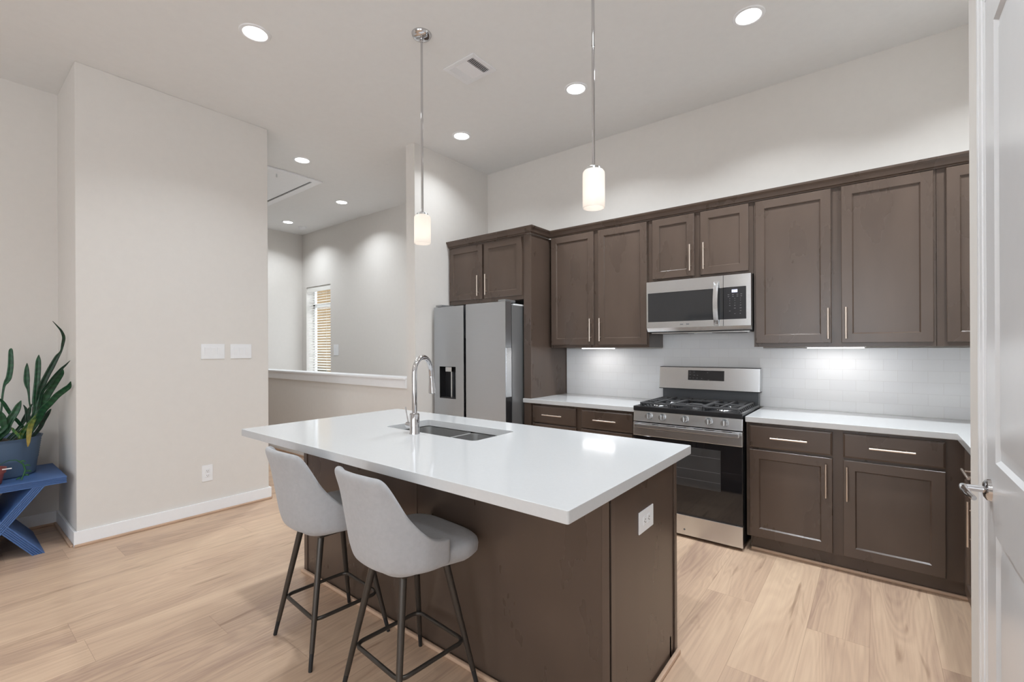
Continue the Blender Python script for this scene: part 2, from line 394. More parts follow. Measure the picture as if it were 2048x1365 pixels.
# rear wall with an unseen window opening added for light
b = MB(); xs = [-5.25] + [v for w in WIN_R for v in w] + [1.45]
for k in range(0, len(xs), 2): b.box(xs[k], xs[k+1], -4.75, -4.6, 0, ZC)
for w in WIN_R: b.box(w[0], w[1], -4.75, -4.6, 0, 0.5).box(w[0], w[1], -4.75, -4.6, 2.7, ZC)
struct('wall_rear', b, M_WALL, smooth=False)
struct('wall_right', MB().box(1.28, 1.45, -4.6, WIN_S[0], 0, ZC).box(1.28, 1.45, WIN_S[1], 0.38, 0, ZC).box(1.28, 1.45, WIN_S[0], WIN_S[1], 0, 0.5).box(1.28, 1.45, WIN_S[0], WIN_S[1], 2.7, ZC), M_WALL, smooth=False)
# pantry box with the door opening, and the alcove end behind it
DY0, DY1, DZ = 1.05, 1.876, 2.37
b = MB().box(XPAN, XPAN+0.12, DY1, 2.20, 0, ZC).box(XPAN, XPAN+0.12, 0.38, DY0, 0, ZC).box(XPAN, XPAN+0.12, DY0, DY1, DZ, ZC)
b.box(XPAN+0.12, 1.1, 2.08, 2.20, 0, ZC).box(XPAN+0.12, 1.45, 0.38, 0.5, 0, ZC)
struct('wall_pantry', b, M_WALL, smooth=False)
struct('wall_alcove', MB().box(0.98, 1.1, 2.2, YB, 0, ZC), M_WALL, smooth=False)
struct('wall_backsplash', MB().box(-2.50, 0.98, YB-0.012, YB, 0.914, 1.372).box(-1.497, -0.70, YB-0.012, YB, 1.372, 1.53), M_TILE, smooth=False)

# baseboards and shoe moulding
def base_run(name, segs):
    mb = MB(); sh = MB()
    for (x0, y0, x1, y1, nx, ny) in segs:      # a segment on a wall face with outward normal n
        t = 0.016
        mb.box(min(x0, x1, x0+nx*t, x1+nx*t), max(x0, x1, x0+nx*t, x1+nx*t), min(y0, y1, y0+ny*t, y1+ny*t), max(y0, y1, y0+ny*t, y1+ny*t), 0.0, 0.105, 0.003)
        ax, ay, bx, by = x0+nx*t, y0+ny*t, x1+nx*t, y1+ny*t; q = 0.018
        sh.box(min(ax, bx, ax+nx*q, bx+nx*q), max(ax, bx, ax+nx*q, bx+nx*q), min(ay, by, ay+ny*q, by+ny*q), max(ay, by, ay+ny*q, by+ny*q), 0.0, 0.019, 0.006)
    struct('baseboard_'+name, mb, M_TRIM); struct('trim_shoe_'+name, sh, M_SHOE)
base_run('left', [(XL, YP0-0.0165, XL, YP1+0.0165, 1, 0)])
base_run('left_return', [(XLR, YP0, XL-0.0005, YP0, 0, -1)])
base_run('left_end', [(-5.25, YP1, XL-0.0005, YP1, 0, 1)])
base_run('living', [(XLR, -4.6, XLR, YP0-0.016, 1, 0)])
base_run('half', [(XF, YH, XPIL, YH, 0, -1)])
base_run('fridge_end', [(XPIL, YH-0.016, XPIL, 3.2, 1, 0)])
base_run('pantry', [(XPAN, 1.99, XPAN, 2.2, -1, 0)])
# half wall cap
b = MB().box(XF, -3.712, YH-0.035, 3.13, 1.068, 1.09, 0.004).box(XF, -3.712, YH-0.018, 3.118, 0.978, 1.068, 0.004)
struct('trim_half_wall_cap', b, M_TRIM)

# ------------------------------------------------------------------ stair-well window with blind
b = MB()
f = 0.045
for (x0, x1, z0, z1) in ((WX0, WX0+f, WZ0, WZ1), (WX1-f, WX1, WZ0, WZ1), (WX0, WX1, WZ0, WZ0+f), (WX0, WX1, WZ1-f, WZ1), (WX0, WX1, 2.11, 2.17)):
    b.box(x0, x1, 4.285, 4.325, z0, z1)
w1 = struct('window_1', b, M_TRIM)
struct('pane', MB().box(WX0+f, WX1-f, 4.303, 4.307, WZ0+f, WZ1-f), M_GLASS, w1, smooth=False)
struct('sill', MB().box(WX0-0.03, WX1+0.03, YF-0.03, 4.285, WZ0-0.02, WZ0+0.005, 0.004), M_TRIM, w1)
wb = thing('window_blind', 'white slatted window blind in the narrow stairwell window', 'blind', (-7.53, 4.21, WZ0+0.03))
MB().box(WX0+0.006, WX1-0.006, YF+0.012, YF+0.03, 2.375, WZ1-0.003, 0.004).box(WX0+0.01, WX1-0.01, YF+0.03, YF+0.085, 2.41, WZ1-0.005).build('valance', M_BLIND, wb)
b = MB(); z = 2.345; k = 0
while z > WZ0+0.06:
    ang = radians(23)
    b.box(-0.382, 0.382, -0.025, 0.025, -0.0015, 0.0015, mtx=Matrix.Translation((-7.53, YF+0.055, z)) @ Matrix.Rotation(ang, 4, 'X')); z -= 0.0455
b.build('slats', M_BLIND, wb, smooth=False)
MB().box(WX0+0.01, WX1-0.01, YF+0.03, YF+0.08, WZ0+0.03, WZ0+0.05, 0.003).build('bottom_rail', M_BLIND, wb)
for x in (-7.75, -7.31):
    MB().cyl((x, YF+0.028, WZ0+0.05), (x, YF+0.028, 2.41), 0.0012, n=6).build('cord', M_BLIND, wb)
# what stands outside that window
h = MB().box(-34, -9, 7.5, 8.0, -3, 6)
tag(h.build('neighbouring_house', M_HOUSE, None, smooth=False), 'tan neighbouring house wall seen between the slats of the window blind', 'house')
h = MB()
rr = random.Random(3)
for k in range(60):
    h.sphere((-9.5-k*0.33, 6.6+rr.uniform(-.2, .2), -1.2+rr.uniform(0, 1.9)), 0.42, u=10, v=7)
tag(h.build('hedge', M_HEDGE, None), 'dark hedge outside below the tan house wall', 'hedge')
struct('floor_outside', MB().box(-36, -3, 4.4, 8.0, -3.2, -3.0), M_GROUND, smooth=False)

# frames of the unseen windows added behind the camera for their light
for n, w in enumerate(WIN_R):
    b = MB(); x0, x1 = w
    for (a, c, z0, z1) in ((x0, x0+.05, .5, 2.7), (x1-.05, x1, .5, 2.7), (x0, x1, .5, .55), (x0, x1, 2.65, 2.7), ((x0+x1)/2-.02, (x0+x1)/2+.02, .5, 2.7)):
        b.box(a, c, -4.7, -4.64, z0, z1)
    struct('window_%d' % (n+2), b, M_TRIM)
b = MB(); y0, y1 = WIN_S
for (a, c, z0, z1) in ((y0, y0+.05, .5, 2.7), (y1-.05, y1, .5, 2.7), (y0, y1, .5, .55), (y0, y1, 2.65, 2.7), ((y0+y1)/2-.02, (y0+y1)/2+.02, .5, 2.7)):
    b.box(1.36, 1.41, a, c, z0, z1)
struct('window_3', b, M_TRIM)  # side window added so that light comes from the right
t = thing('picture_frame', 'large black picture frame on the wall opposite the microwave, reflected in its door', 'picture frame', (-2.9, -4.58, 1.3))
b = MB()
for (a, c, z0, z1) in ((-3.74, -3.66, 1.25, 2.2), (-2.14, -2.06, 1.25, 2.2), (-3.66, -2.14, 1.25, 1.33), (-3.66, -2.14, 2.12, 2.2)):
    b.box(a, c, -4.6, -4.565, z0, z1)
b.build('frame', M_BLACKM, t, smooth=False)
MB().box(-3.66, -2.14, -4.598, -4.585, 1.33, 2.12).build('print', M_MARK, t, smooth=False)

# ------------------------------------------------------------------ pantry door
def casing():
    b = MB(); w = 0.105
    def bar(y0, y1, z0, z1, t): b.box(XPAN-t, XPAN, y0, y1, z0, z1, 0.002)
    for (a, c, t) in ((0.0, 0.035, 0.005), (0.035, 0.080, 0.008), (0.080, w, 0.0095)):
        bar(DY1-0.004+a, DY1-0.004+c, 0, DZ-0.004+a, t); bar(DY0+0.004-c, DY0+0.004-a, 0, DZ-0.004+a, t)
        bar(DY0+0.004-c, DY1-0.004+c, DZ-0.004+a, DZ-0.004+c, t)
    b.box(XPAN, XPAN+0.12, DY1-0.003, DY1, 0, DZ).box(XPAN, XPAN+0.12, DY0, DY0+0.003, 0, DZ).box(XPAN, XPAN+0.12, DY0, DY1, DZ-0.003, DZ)
    return b
struct('trim_pantry_door_casing', casing(), M_TRIM)
def panel_door():
    b = MB(); bm = b.bm; x = XPAN-0.004; xb = XPAN+0.031
    y0, y1, z0, z1 = DY0+0.007, DY1-0.007, 0.008, DZ-0.008
    py0, py1 = DY0+0.125, 1.752
    rows = [(0.22, 0.88), (1.072, 2.25)]
    ys = [y0, py0, py1, y1]; zs = [z0, rows[0][0], rows[0][1], rows[1][0], rows[1][1], z1]
    V = {}
    for i, yy in enumerate(ys):
        for j, zz in enumerate(zs): V[i, j] = bm.verts.new((x, yy, zz))
    for i in range(3):
        for j in range(5):
            c = [V[i, j], V[i+1, j], V[i+1, j+1], V[i, j+1]]
            if i == 1 and j in (1, 3):
                prev = c
                for (ins, dep) in ((0.010, 0.009), (0.022, 0.009), (0.045, 0.003), (0.05, 0.002)):
                    yy0, yy1, zz0, zz1 = py0+ins, py1-ins, zs[j]+ins, zs[j+1]-ins
                    nx = [bm.verts.new((x+dep, a, d)) for a, d in ((yy0, zz0), (yy1, zz0), (yy1, zz1), (yy0, zz1))]
                    for k in range(4): bm.faces.new((prev[k], prev[(k+1) % 4], nx[(k+1) % 4], nx[k]))
                    prev = nx
                bm.faces.new(prev)
            else: bm.faces.new(c)
    b.box(x+0.012, xb, y0, y1, z0, z1)
    b.box(x, x+0.014, y0, y0+0.002, z0, z1).box(x, x+0.014, y1-0.002, y1, z0, z1).box(x, x+0.014, y0, y1, z1-0.002, z1)
    return b
dr = struct('door_1', panel_door(), M_DOOR, angle=25)
hy, hz = 1.820, 0.985
b = MB().lathe([(0.0, -0.014), (0.020, -0.014), (0.029, -0.008), (0.031, 0.0), (0.0, 0.0)], (XPAN-0.004, hy, hz), n=28, axis='X')
b.cyl((XPAN-0.004, hy, hz), (XPAN-0.055, hy, hz), 0.0095, n=16)
lev = [(XPAN-0.058, hy+0.012, hz), (XPAN-0.060, hy-0.01, hz+0.002), (XPAN-0.062, hy-0.05, hz+0.003), (XPAN-0.058, hy-0.09, hz+0.001), (XPAN-0.05, hy-0.115, hz-0.002)]
b.tube(lev, 0.009, radii=[0.007, 0.010, 0.0095, 0.0085, 0.006])
struct('door_handle', b, M_CHROME, dr)

# ================================================================== cabinets
def shaker(mb, x0, x1, z0, z1, yf, th=0.020, fr=0.058, rec=0.010, lip=0.007):
    """door slab in the XZ plane, front face at y=yf looking to -y"""
    bm = mb.bm
    def ring(i, y): return [bm.verts.new((a, y, c)) for a, c in ((x0+i, z0+i), (x1-i, z0+i), (x1-i, z1-i), (x0+i, z1-i))]
    e = 0.003
    rs = [ring(0, yf+th), ring(0, yf+e), ring(e, yf), ring(fr, yf), ring(fr+lip, yf+rec)]
    for A, B in zip(rs, rs[1:]):
        for k in range(4): bm.faces.new((A[k], A[(k+1) % 4], B[(k+1) % 4], B[k]))
    bm.faces.new(rs[0][::-1]); bm.faces.new(rs[-1])
    return mb
def slab(mb, x0, x1, z0, z1, yf, th=0.020, lip=0.010):
    bm = mb.bm
    def ring(i, y): return [bm.verts.new((a, y, c)) for a, c in ((x0+i, z0+i), (x1-i, z0+i), (x1-i, z1-i), (x0+i, z1-i))]
    rs = [ring(0, yf+th), ring(0, yf+0.005), ring(lip, yf)]
    for A, B in zip(rs, rs[1:]):
        for k in range(4): bm.faces.new((A[k], A[(k+1) % 4], B[(k+1) % 4], B[k]))
    bm.faces.new(rs[0][::-1]); bm.faces.new(rs[-1])
    return mb
def bar_handle(c, horiz, yf, ln=0.206):
    """bar pull centred at c=(x,z) in front of the plane y=yf"""
    x, z = c; y = yf-0.032; b = MB(); hl = ln/2
    if horiz:
        b.cyl((x-hl, y, z), (x+hl, y, z), 0.006, n=14)
        for s in (-1, 1): b.cyl((x+s*0.065, y, z), (x+s*0.065, yf+0.002, z), 0.0042, n=10)
    else:
        b.cyl((x, y, z-hl), (x, y, z+hl), 0.006, n=14)
        for s in (-1, 1): b.cyl((x, y, z+s*0.065), (x, yf+0.002, z+s*0.065), 0.0042, n=10)
    return b
def add_door(parent, x0, x1, z0, z1, yf, hx=None, hz=None, mtx=None, fr=0.058):
    d = shaker(MB(), x0, x1, z0, z1, yf, fr=fr).build('door', M_CAB, parent, smooth=False, mtx=mtx)
    if hx is not None: bar_handle((hx, hz), False, yf).build('handle', M_NICKEL, d, mtx=mtx)
    return d
def add_drawer(parent, x0, x1, z0, z1, yf, mtx=None):
    d = slab(MB(), x0, x1, z0, z1, yf).build('drawer', M_CAB, parent, smooth=False, mtx=mtx)
    bar_handle(((x0+x1)/2, (z0+z1)/2), True, yf).build('handle', M_NICKEL, d, mtx=mtx)
    return d

UF, UD = 3.750, 3.730          # upper frame face, upper door face
BF, BD = 3.465, 3.445          # base frame face, base door face
UB, UT = 1.383, 2.46
def upper(label, x0, x1, z0, z1, doors, hz):
    t = thing('wall_cabinet', label, 'cabinet', ((x0+x1)/2, YB-0.16, z0), group='dark brown wall cabinets')
    MB().box(x0, x1, UF, YB-0.002, z0, z1).build('body', M_CABD, t, smooth=False)
    for (a, c, hx) in doors: add_door(t, a, c, z0+0.025 if z0 < 1.5 else 1.945, 2.438, UD, hx, hz)
    return t
upper('dark brown two door wall cabinet between the fridge panel and the microwave', -2.478, -1.497, UB, UT, [(-2.466, -2.007, -2.034), (-1.963, -1.508, -1.936)], 1.542)
upper('short dark brown two door wall cabinet directly above the microwave', -1.495, -0.705, 1.922, UT, [(-1.460, -1.122, -1.148), (-1.076, -0.735, -1.046)], 2.088)
upper('wide dark brown two door wall cabinet right of the microwave', -0.703, 0.282, UB, UT, [(-0.690, -0.236, -0.252), (-0.181, 0.270, -0.156)], 1.538)
upper('dark brown corner wall cabinet next to the pantry wall', 0.284, 0.978, UB, UT, [(0.326, 0.93, None)], 1.54)

# fridge surround: side panel, cabinet above
FP = -2.506
PF = 3.452
t = thing('refrigerator_side_panel', 'tall dark brown end panel standing right of the refrigerator', 'cabinet panel', (-2.545, 3.76, 0))
MB().box(-2.53, FP, PF+0.02, YB-0.002, 0, UT-0.017).build('panel', M_CABD, t, smooth=False)
MB().box(-2.588, FP, PF, PF+0.02, 0, UT-0.017, 0.001).build('stile', M_CAB, t, smooth=False)
t = thing('refrigerator_cabinet', 'dark brown two door cabinet above the refrigerator', 'cabinet', (-3.08, 3.76, 1.84))
MB().box(XPIL+0.002, -2.59, PF, YB-0.002, 1.84, UT).build('body', M_CABD, t, smooth=False)
add_door(t, -3.560, -3.093, 1.878, 2.425, PF-0.02, -3.135, 2.01)
add_door(t, -3.068, -2.600, 1.878, 2.425, PF-0.02, -3.028, 2.01)

# crown moulding along all cabinet tops
def crown():
    path = [(XPIL+0.002, PF), (-2.506, PF), (-2.506, UF), (0.978, UF)]
    prof = [(0.0, UT-0.016), (0.010, UT-0.016), (0.014, UT-0.008), (0.024, UT-0.004), (0.034, UT+0.02), (0.046, UT+0.034), (0.05, UT+0.046), (0.0, UT+0.046)]
    bm = bmesh.new(); rings = []
    n = len(path)
    for i, (x, y) in enumerate(path):
        ring = []
        for o, z in prof:
            if i == 0: p = (x, y-o)
            elif i == 1: p = (x+o, y-o)
            elif i == 2: p = (x+o, y-o)
            else: p = (x, y-o)
            ring.append(bm.verts.new((p[0], p[1], z)))
        rings.append(ring)
    m = len(prof)
    for A, B in zip(rings, rings[1:]):
        for k in range(m): bm.faces.new((A[k], A[(k+1) % m], B[(k+1) % m], B[k]))
    bm.faces.new(rings[0]); bm.faces.new(rings[-1][::-1])
    mb = MB(); mb.bm.free(); mb.bm = bm
    return mb
tag(crown().build('crown_moulding', M_CAB, None, smooth=False), 'dark brown crown moulding running along the tops of all wall cabinets', 'moulding')

# base cabinets
def base_body(x0, x1):
    b = MB().box(x0, x1, BF, YB-0.002, 0.10, 0.874).box(x0+0.018, x1, BF+0.035, YB-0.002, 0, 0.10)
    return b
t = thing('base_cabinet', 'dark brown base cabinet with two drawers left of the gas range', 'cabinet', (-2.0, 3.77, 0), group='dark brown base cabinets')
base_body(-2.504, -1.497).build('body', M_CABD, t, smooth=False)
add_drawer(t, -2.486, -2.031, 0.703, 0.856, BD); add_drawer(t, -1.978, -1.515, 0.703, 0.856, BD)
add_door(t, -2.486, -2.031, 0.112, 0.692, BD, -2.06, 0.555); add_door(t, -1.978, -1.515, 0.112, 0.692, BD, -1.95, 0.555)
t = thing('base_cabinet', 'dark brown base cabinet with two drawers and two doors right of the gas range', 'cabinet', (-0.2, 3.77, 0), group='dark brown base cabinets')
base_body(-0.699, 0.395).build('body', M_CABD, t, smooth=False)
add_drawer(t, -0.679, -0.216, 0.709, 0.856, BD); add_drawer(t, -0.162, 0.295, 0.709, 0.856, BD)
add_door(t, -0.679, -0.216, 0.108, 0.693, BD, -0.247, 0.555); add_door(t, -0.162, 0.295, 0.108, 0.693, BD, -0.142, 0.555)
# run along the right wall, seen almost edge-on: built facing -y then turned to face -x
RX = 0.375
t = thing('base_cabinet', 'dark brown base cabinet facing sideways beside the white pantry door', 'cabinet', (0.68, 2.8, 0), group='dark brown base cabinets')
MB().box(RX, 0.978, 2.203, BF-0.002, 0.10, 0.874).box(RX+0.035, 0.978, 2.203, BF-0.002, 0, 0.10).build('body', M_CABD, t, smooth=False)
# local frame: u along -y (u=0 at y=BF), so x'=-? use a rotation of -90 deg about Z
ROT = Matrix.Translation((RX, 0, 0)) @ Matrix.Rotation(radians(-90), 4, 'Z')   # (x,y)->(y,-x): door plane y=-0.02 -> x=RX-0.02
def rot_door(kind, ya, yb, z0, z1, hy=None, hz=None):
    # world y in [ya,yb] corresponds to local x in [-yb,-ya]
    if kind == 'drawer': return add_drawer(t, -yb, -ya, z0, z1, -0.02, mtx=ROT)
    return add_door(t, -yb, -ya, z0, z1, -0.02, None if hy is None else -hy, hz, mtx=ROT)
rot_door('drawer', 2.70, 3.33, 0.709, 0.856)
rot_door('door', 2.70, 3.33, 0.108, 0.693, 2.925, 0.572)
rot_door('drawer', 2.22, 2.66, 0.709, 0.856)
rot_door('door', 2.22, 2.66, 0.108, 0.693, 2.62, 0.572)
struct('trim_shoe_base_cabinets', MB().box(-0.678, RX+0.03, BF+0.017, BF+0.035, 0, 0.020, 0.006).box(-2.48, -1.5, BF+0.017, BF+0.035, 0, 0.020, 0.006).box(RX+0.017, RX+0.035, 2.21, BF+0.02, 0, 0.02, 0.006), M_SHOE)

# countertops
CT0, CT1, CF = 0.876, 0.914, 3.425
def poly_top(poly, z0, z1, bev=0.004):
    return MB().prism(poly, 'Z', z0, z1, bev)
o = poly_top([(-2.583, CF), (-1.493, CF), (-1.493, YB-0.013), (-2.505, YB-0.013), (-2.505, 3.448), (-2.583, 3.448)], CT0, CT1).build('countertop', M_QUARTZ, None)
tag(o, 'white quartz countertop between the refrigerator panel and the gas range', 'countertop')
o = poly_top([(-0.700, CF), (0.338, CF), (0.338, 2.203), (0.978, 2.203), (0.978, YB-0.013), (-0.700, YB-0.013)], CT0, CT1).build('countertop', M_QUARTZ, None)
tag(o, 'white quartz corner countertop right of the gas range', 'countertop')

# under-cabinet light bars
for x0, x1, lab in ((-2.214, -1.891, 'lit white light bar under the wall cabinet left of the microwave'), (-0.388, -0.064, 'lit white light bar under the wide wall cabinet right of the microwave')):
    t = thing('under_cabinet_light', lab, 'light', ((x0+x1)/2, 3.90, UB-0.012), group='under-cabinet light bars')
    MB().box(x0-0.008, x1+0.008, 3.87, 3.93, UB-0.006, UB).build('housing', M_PLASTIC, t, smooth=False)
    MB().box(x0, x1, 3.878, 3.922, UB-0.012, UB-0.006, 0.002).build('diffuser', M_LED, t)
    area_light('under_cabinet_glow', ((x0+x1)/2, 3.90, UB-0.016), (0, 0, 0), x1-x0, 0.04, 0.52, (1, 0.97, 0.94))

# ================================================================== island
IX0, IX1, IY0, IY1 = -2.79, -0.722, 1.45, 2.105
t = thing('kitchen_island', 'dark brown panelled kitchen island base under the white top', 'kitchen island', ((IX0+IX1)/2, 1.78, 0))
# hollow so that the sink hangs free inside
b = MB().box(IX0, IX1, IY0, IY0+0.018, 0, 0.872).box(IX0, IX1, IY1-0.018, IY1, 0.10, 0.872).box(IX0, IX0+0.018, IY0+0.018, IY1-0.018, 0, 0.872).box(IX1-0.018, IX1, IY0+0.018, IY1-0.018, 0, 0.872).box(IX0+0.018, IX1-0.018, IY0+0.018, IY1-0.05, 0.09, 0.108)
b.box(IX0, IX1, IY1-0.075, IY1-0.06, 0, 0.1)
b.build('base_panel', M_CABD, t, smooth=False)
for (x, y, sx, sy) in ((IX1, IY0, 1, -1), (IX0, IY0, -1, -1)):
    b = MB(); p = 0.006; w1 = 0.028
    b.box(min(x+sx*p, x-sx*w1), max(x+sx*p, x-sx*w1), min(y+sy*p, y), max(y+sy*p, y), 0.0, 0.872, 0.0015)
    b.box(min(x+sx*p, x), max(x+sx*p, x), min(y+sy*p, y-sy*w1), max(y+sy*p, y-sy*w1), 0.0, 0.872, 0.0015)
    b.build('corner_trim', M_CAB, t, smooth=False)
b = MB().box(IX1, IX1+0.006, IY1-0.026, IY1+0.004, 0.0, 0.872, 0.0015).build('end_trim', M_CAB, t, smooth=False)
b = MB().box(-1.742, -1.728, IY0-0.004, IY0, 0.0, 0.872, 0.001).build('seam_strip', M_CAB, t, smooth=False)
xs = [IX0+0.02, IX0+0.70, IX0+1.40, IX1-0.02]
for a, c in zip(xs, xs[1:]):       # working side, away from the camera
    d = shaker(MB(), -c+0.01, -a-0.01, 0.13, 0.85, -0.02).build('door', M_CAB, t, smooth=False, mtx=Matrix.Translation((0, IY1, 0)) @ Matrix.Rotation(pi, 4, 'Z'))
struct('trim_shoe_island', MB().box(IX0-0.024, IX1+0.024, IY0-0.024, IY0-0.006, 0, 0.02, 0.006).box(IX1+0.006, IX1+0.024, IY0-0.02, IY1, 0, 0.02, 0.006).box(IX0-0.024, IX0-0.006, IY0-0.02, IY1, 0, 0.02, 0.006), M_SHOE)

SX0, SX1, SY0, SY1 = -2.325, -1.597, 1.706, 2.046
def top_with_hole(x0, x1, y0, y1, z0, z1, hx0, hx1, hy0, hy1, rad=0.03):
    bm = bmesh.new()
    xs = [x0, hx0, hx1, x1]; ys = [y0, hy0, hy1, y1]
    V = {(i, j): bm.verts.new((xs[i], ys[j], z1)) for i in range(4) for j in range(4)}
    fs = [bm.faces.new((V[i, j], V[i+1, j], V[i+1, j+1], V[i, j+1])) for i in range(3) for j in range(3) if (i, j) != (1, 1)]
    r = bmesh.ops.extrude_face_region(bm, geom=fs)
    vs = [g for g in r['geom'] if isinstance(g, bmesh.types.BMVert)]
    bmesh.ops.translate(bm, vec=(0, 0, z0-z1), verts=vs)
    bmesh.ops.recalc_face_normals(bm, faces=bm.faces)
    vert = [e for e in bm.edges if abs(e.verts[0].co.z-e.verts[1].co.z) > 1e-4 and (abs(e.verts[0].co.x-hx0) < 1e-5 or abs(e.verts[0].co.x-hx1) < 1e-5) and (abs(e.verts[0].co.y-hy0) < 1e-5 or abs(e.verts[0].co.y-hy1) < 1e-5)]
    bmesh.ops.bevel(bm, geom=vert, offset=rad, segments=5, affect='EDGES', profile=0.5)
    vert = [e for e in bm.edges if abs(e.verts[0].co.z-e.verts[1].co.z) > 1e-4 and (abs(e.verts[0].co.x-x0) < 1e-5 or abs(e.verts[0].co.x-x1) < 1e-5) and (abs(e.verts[0].co.y-y0) < 1e-5 or abs(e.verts[0].co.y-y1) < 1e-5)]
    bmesh.ops.bevel(bm, geom=vert, offset=0.008, segments=4, affect='EDGES', profile=0.5)
    sharp = [e for e in bm.edges if len(e.link_faces) == 2 and abs(e.verts[0].co.z-e.verts[1].co.z) < 1e-5 and e.calc_face_angle(0) > 1.0]
    bmesh.ops.bevel(bm, geom=sharp, offset=0.003, segments=2, affect='EDGES', profile=0.5)
    mb = MB(); mb.bm.free(); mb.bm = bm; mb.wn = True
    return mb
o = top_with_hole(-2.935, -0.697, 1.138, 2.262, 0.873, 0.914, SX0, SX1, SY0, SY1).build('island_countertop', M_QUARTZ, None)
tag(o, 'large white quartz island countertop overhanging the dark base towards the stools', 'countertop')

# sink: two bowls
t = thing('kitchen_sink', 'stainless undermount double bowl sink in the island top', 'sink', (-1.96, 1.876, 0.66))
def bowl(x0, x1, y0, y1, z0, z1, r=0.045):
    """open-topped rounded box, with a floor"""
    mb = MB(); bm = mb.bm; seg = 6
    def loop(i, z):
        pts = []
        for cx, cy, a0 in ((x1-r, y1-r, 0), (x0+r, y1-r, 90), (x0+r, y0+r, 180), (x1-r, y0+r, 270)):
            for k in range(seg+1):
                a = radians(a0+90*k/seg); pts.append((cx+(r-i)*cos(a), cy+(r-i)*sin(a), z))
        return [bm.verts.new(p) for p in pts]
    L = [loop(-0.012, z1), loop(0, z1), loop(0.004, z0+0.03), loop(0.012, z0+0.008), loop(0.03, z0)]
    n = len(L[0])
    for A, B in zip(L, L[1:]):
        for k in range(n): bm.faces.new((A[k], A[(k+1) % n], B[(k+1) % n], B[k]))
    bm.faces.new(L[-1])
    return mb
DX = -1.925
for (a, c) in ((SX0-0.004, DX-0.010), (DX+0.010, SX1+0.004)):
    o = bowl(a, c, SY0-0.004, SY1+0.004, 0.675, 0.869 if True else 0).build('bowl', M_SINK, t, recalc=False)
    md = o.modifiers.new('thick', 'SOLIDIFY'); md.thickness = 0.0015; md.offset = 0
    MB().lathe([(0.0, 0.681), (0.02, 0.681), (0.038, 0.684), (0.042, 0.680)], ((a+c)/2, (SY0+SY1)/2, 0), n=24).build('drain', M_CHROME, t)

# faucet
FX, FY = -1.996, 1.656
t = thing('kitchen_faucet', 'tall chrome gooseneck pull-down faucet standing on the island top', 'faucet', (FX, FY, 0.914))
MB().lathe([(0.0, 0.914), (0.029, 0.914), (0.029, 0.918), (0.0265, 0.925), (0.0265, 1.022), (0.022, 1.027), (0.0, 1.027)], (FX, FY, 0), n=32).build('base', M_CHROME, t)
dx, dy = -0.30, 0.954
R = 0.088; zc = 1.245
pts = [(FX, FY, 1.02), (FX, FY, 1.10), (FX, FY, 1.18), (FX, FY, zc)]
for k in range(1, 15):
    a = pi*k/14*0.98
    s = R*(1-cos(a)); pts.append((FX+dx*s, FY+dy*s, zc+R*sin(a)))
last = pts[-1]
pts.append((last[0]+dx*0.004, last[1]+dy*0.004, last[2]-0.03))
MB().tube(pts, 0.0138, n=18).build('spout', M_CHROME, t)
e = Vector(pts[-1]); dd = Vector((dx*0.12, dy*0.12, -1)).normalized()
MB().tube([e, e+dd*0.012, e+dd*0.03, e+dd*0.075, e+dd*0.098, e+dd*0.102], 0.015, radii=[0.0142, 0.0155, 0.0165, 0.021, 0.0235, 0.020], n=20).build('spray_head', M_CHROME, t)
b = MB().cyl((FX-0.02, FY+0.004, 0.955), (FX-0.075, FY+0.012, 0.955), 0.0165, n=20)
b.cyl((FX-0.062, FY+0.010, 0.955), (FX-0.098, FY+0.016, 1.052), 0.0042, 0.0034, n=10)
b.build('lever', M_CHROME, t)

# wall plates -----------------------------------------------------------------
def outlet(name, label, P, normal_mtx, w=0.072, h=0.118):
    """plate built in local XZ plane facing -y, then moved"""
    t = thing(name, label, 'outlet', P)
    MB().box(-w/2, w/2, -0.005, 0, -h/2, h/2, 0.002).build('cover_plate', M_PLASTIC, t, mtx=normal_mtx)
    for s in (-1, 1):
        b = MB().box(-0.0165, 0.0165, -0.0075, -0.004, s*0.0195-0.0145, s*0.0195+0.0145, 0.003)
        r = b.build('receptacle', M_PLASTIC, t, mtx=normal_mtx)
        b = MB()
        for q in (-0.006, 0.006): b.box(q-0.0011, q+0.0011, -0.0079, -0.007, s*0.0195-0.003, s*0.0195+0.006)
        b.cyl((0, -0.0079, s*0.0195-0.0085), (0, -0.007, s*0.0195-0.0085), 0.0024, n=10)
        b.build('slots', M_SLOT, r, smooth=False, mtx=normal_mtx)
    return t
FACE_X = lambda p: Matrix.Translation(p) @ Matrix.Rotation(radians(90), 4, 'Z')       # -y -> +x
outlet('wall_outlet', 'white duplex outlet low on the beige left wall', (XL, 1.449, 0.342), FACE_X((XL, 1.449, 0.342)), 0.08, 0.135)
P = (IX1, 1.762, 0.703)
outlet('island_outlet', 'white outlet plate on the dark end panel of the island', P, FACE_X(P) @ Matrix.Rotation(radians(90), 4, 'Y'), 0.085, 0.142)

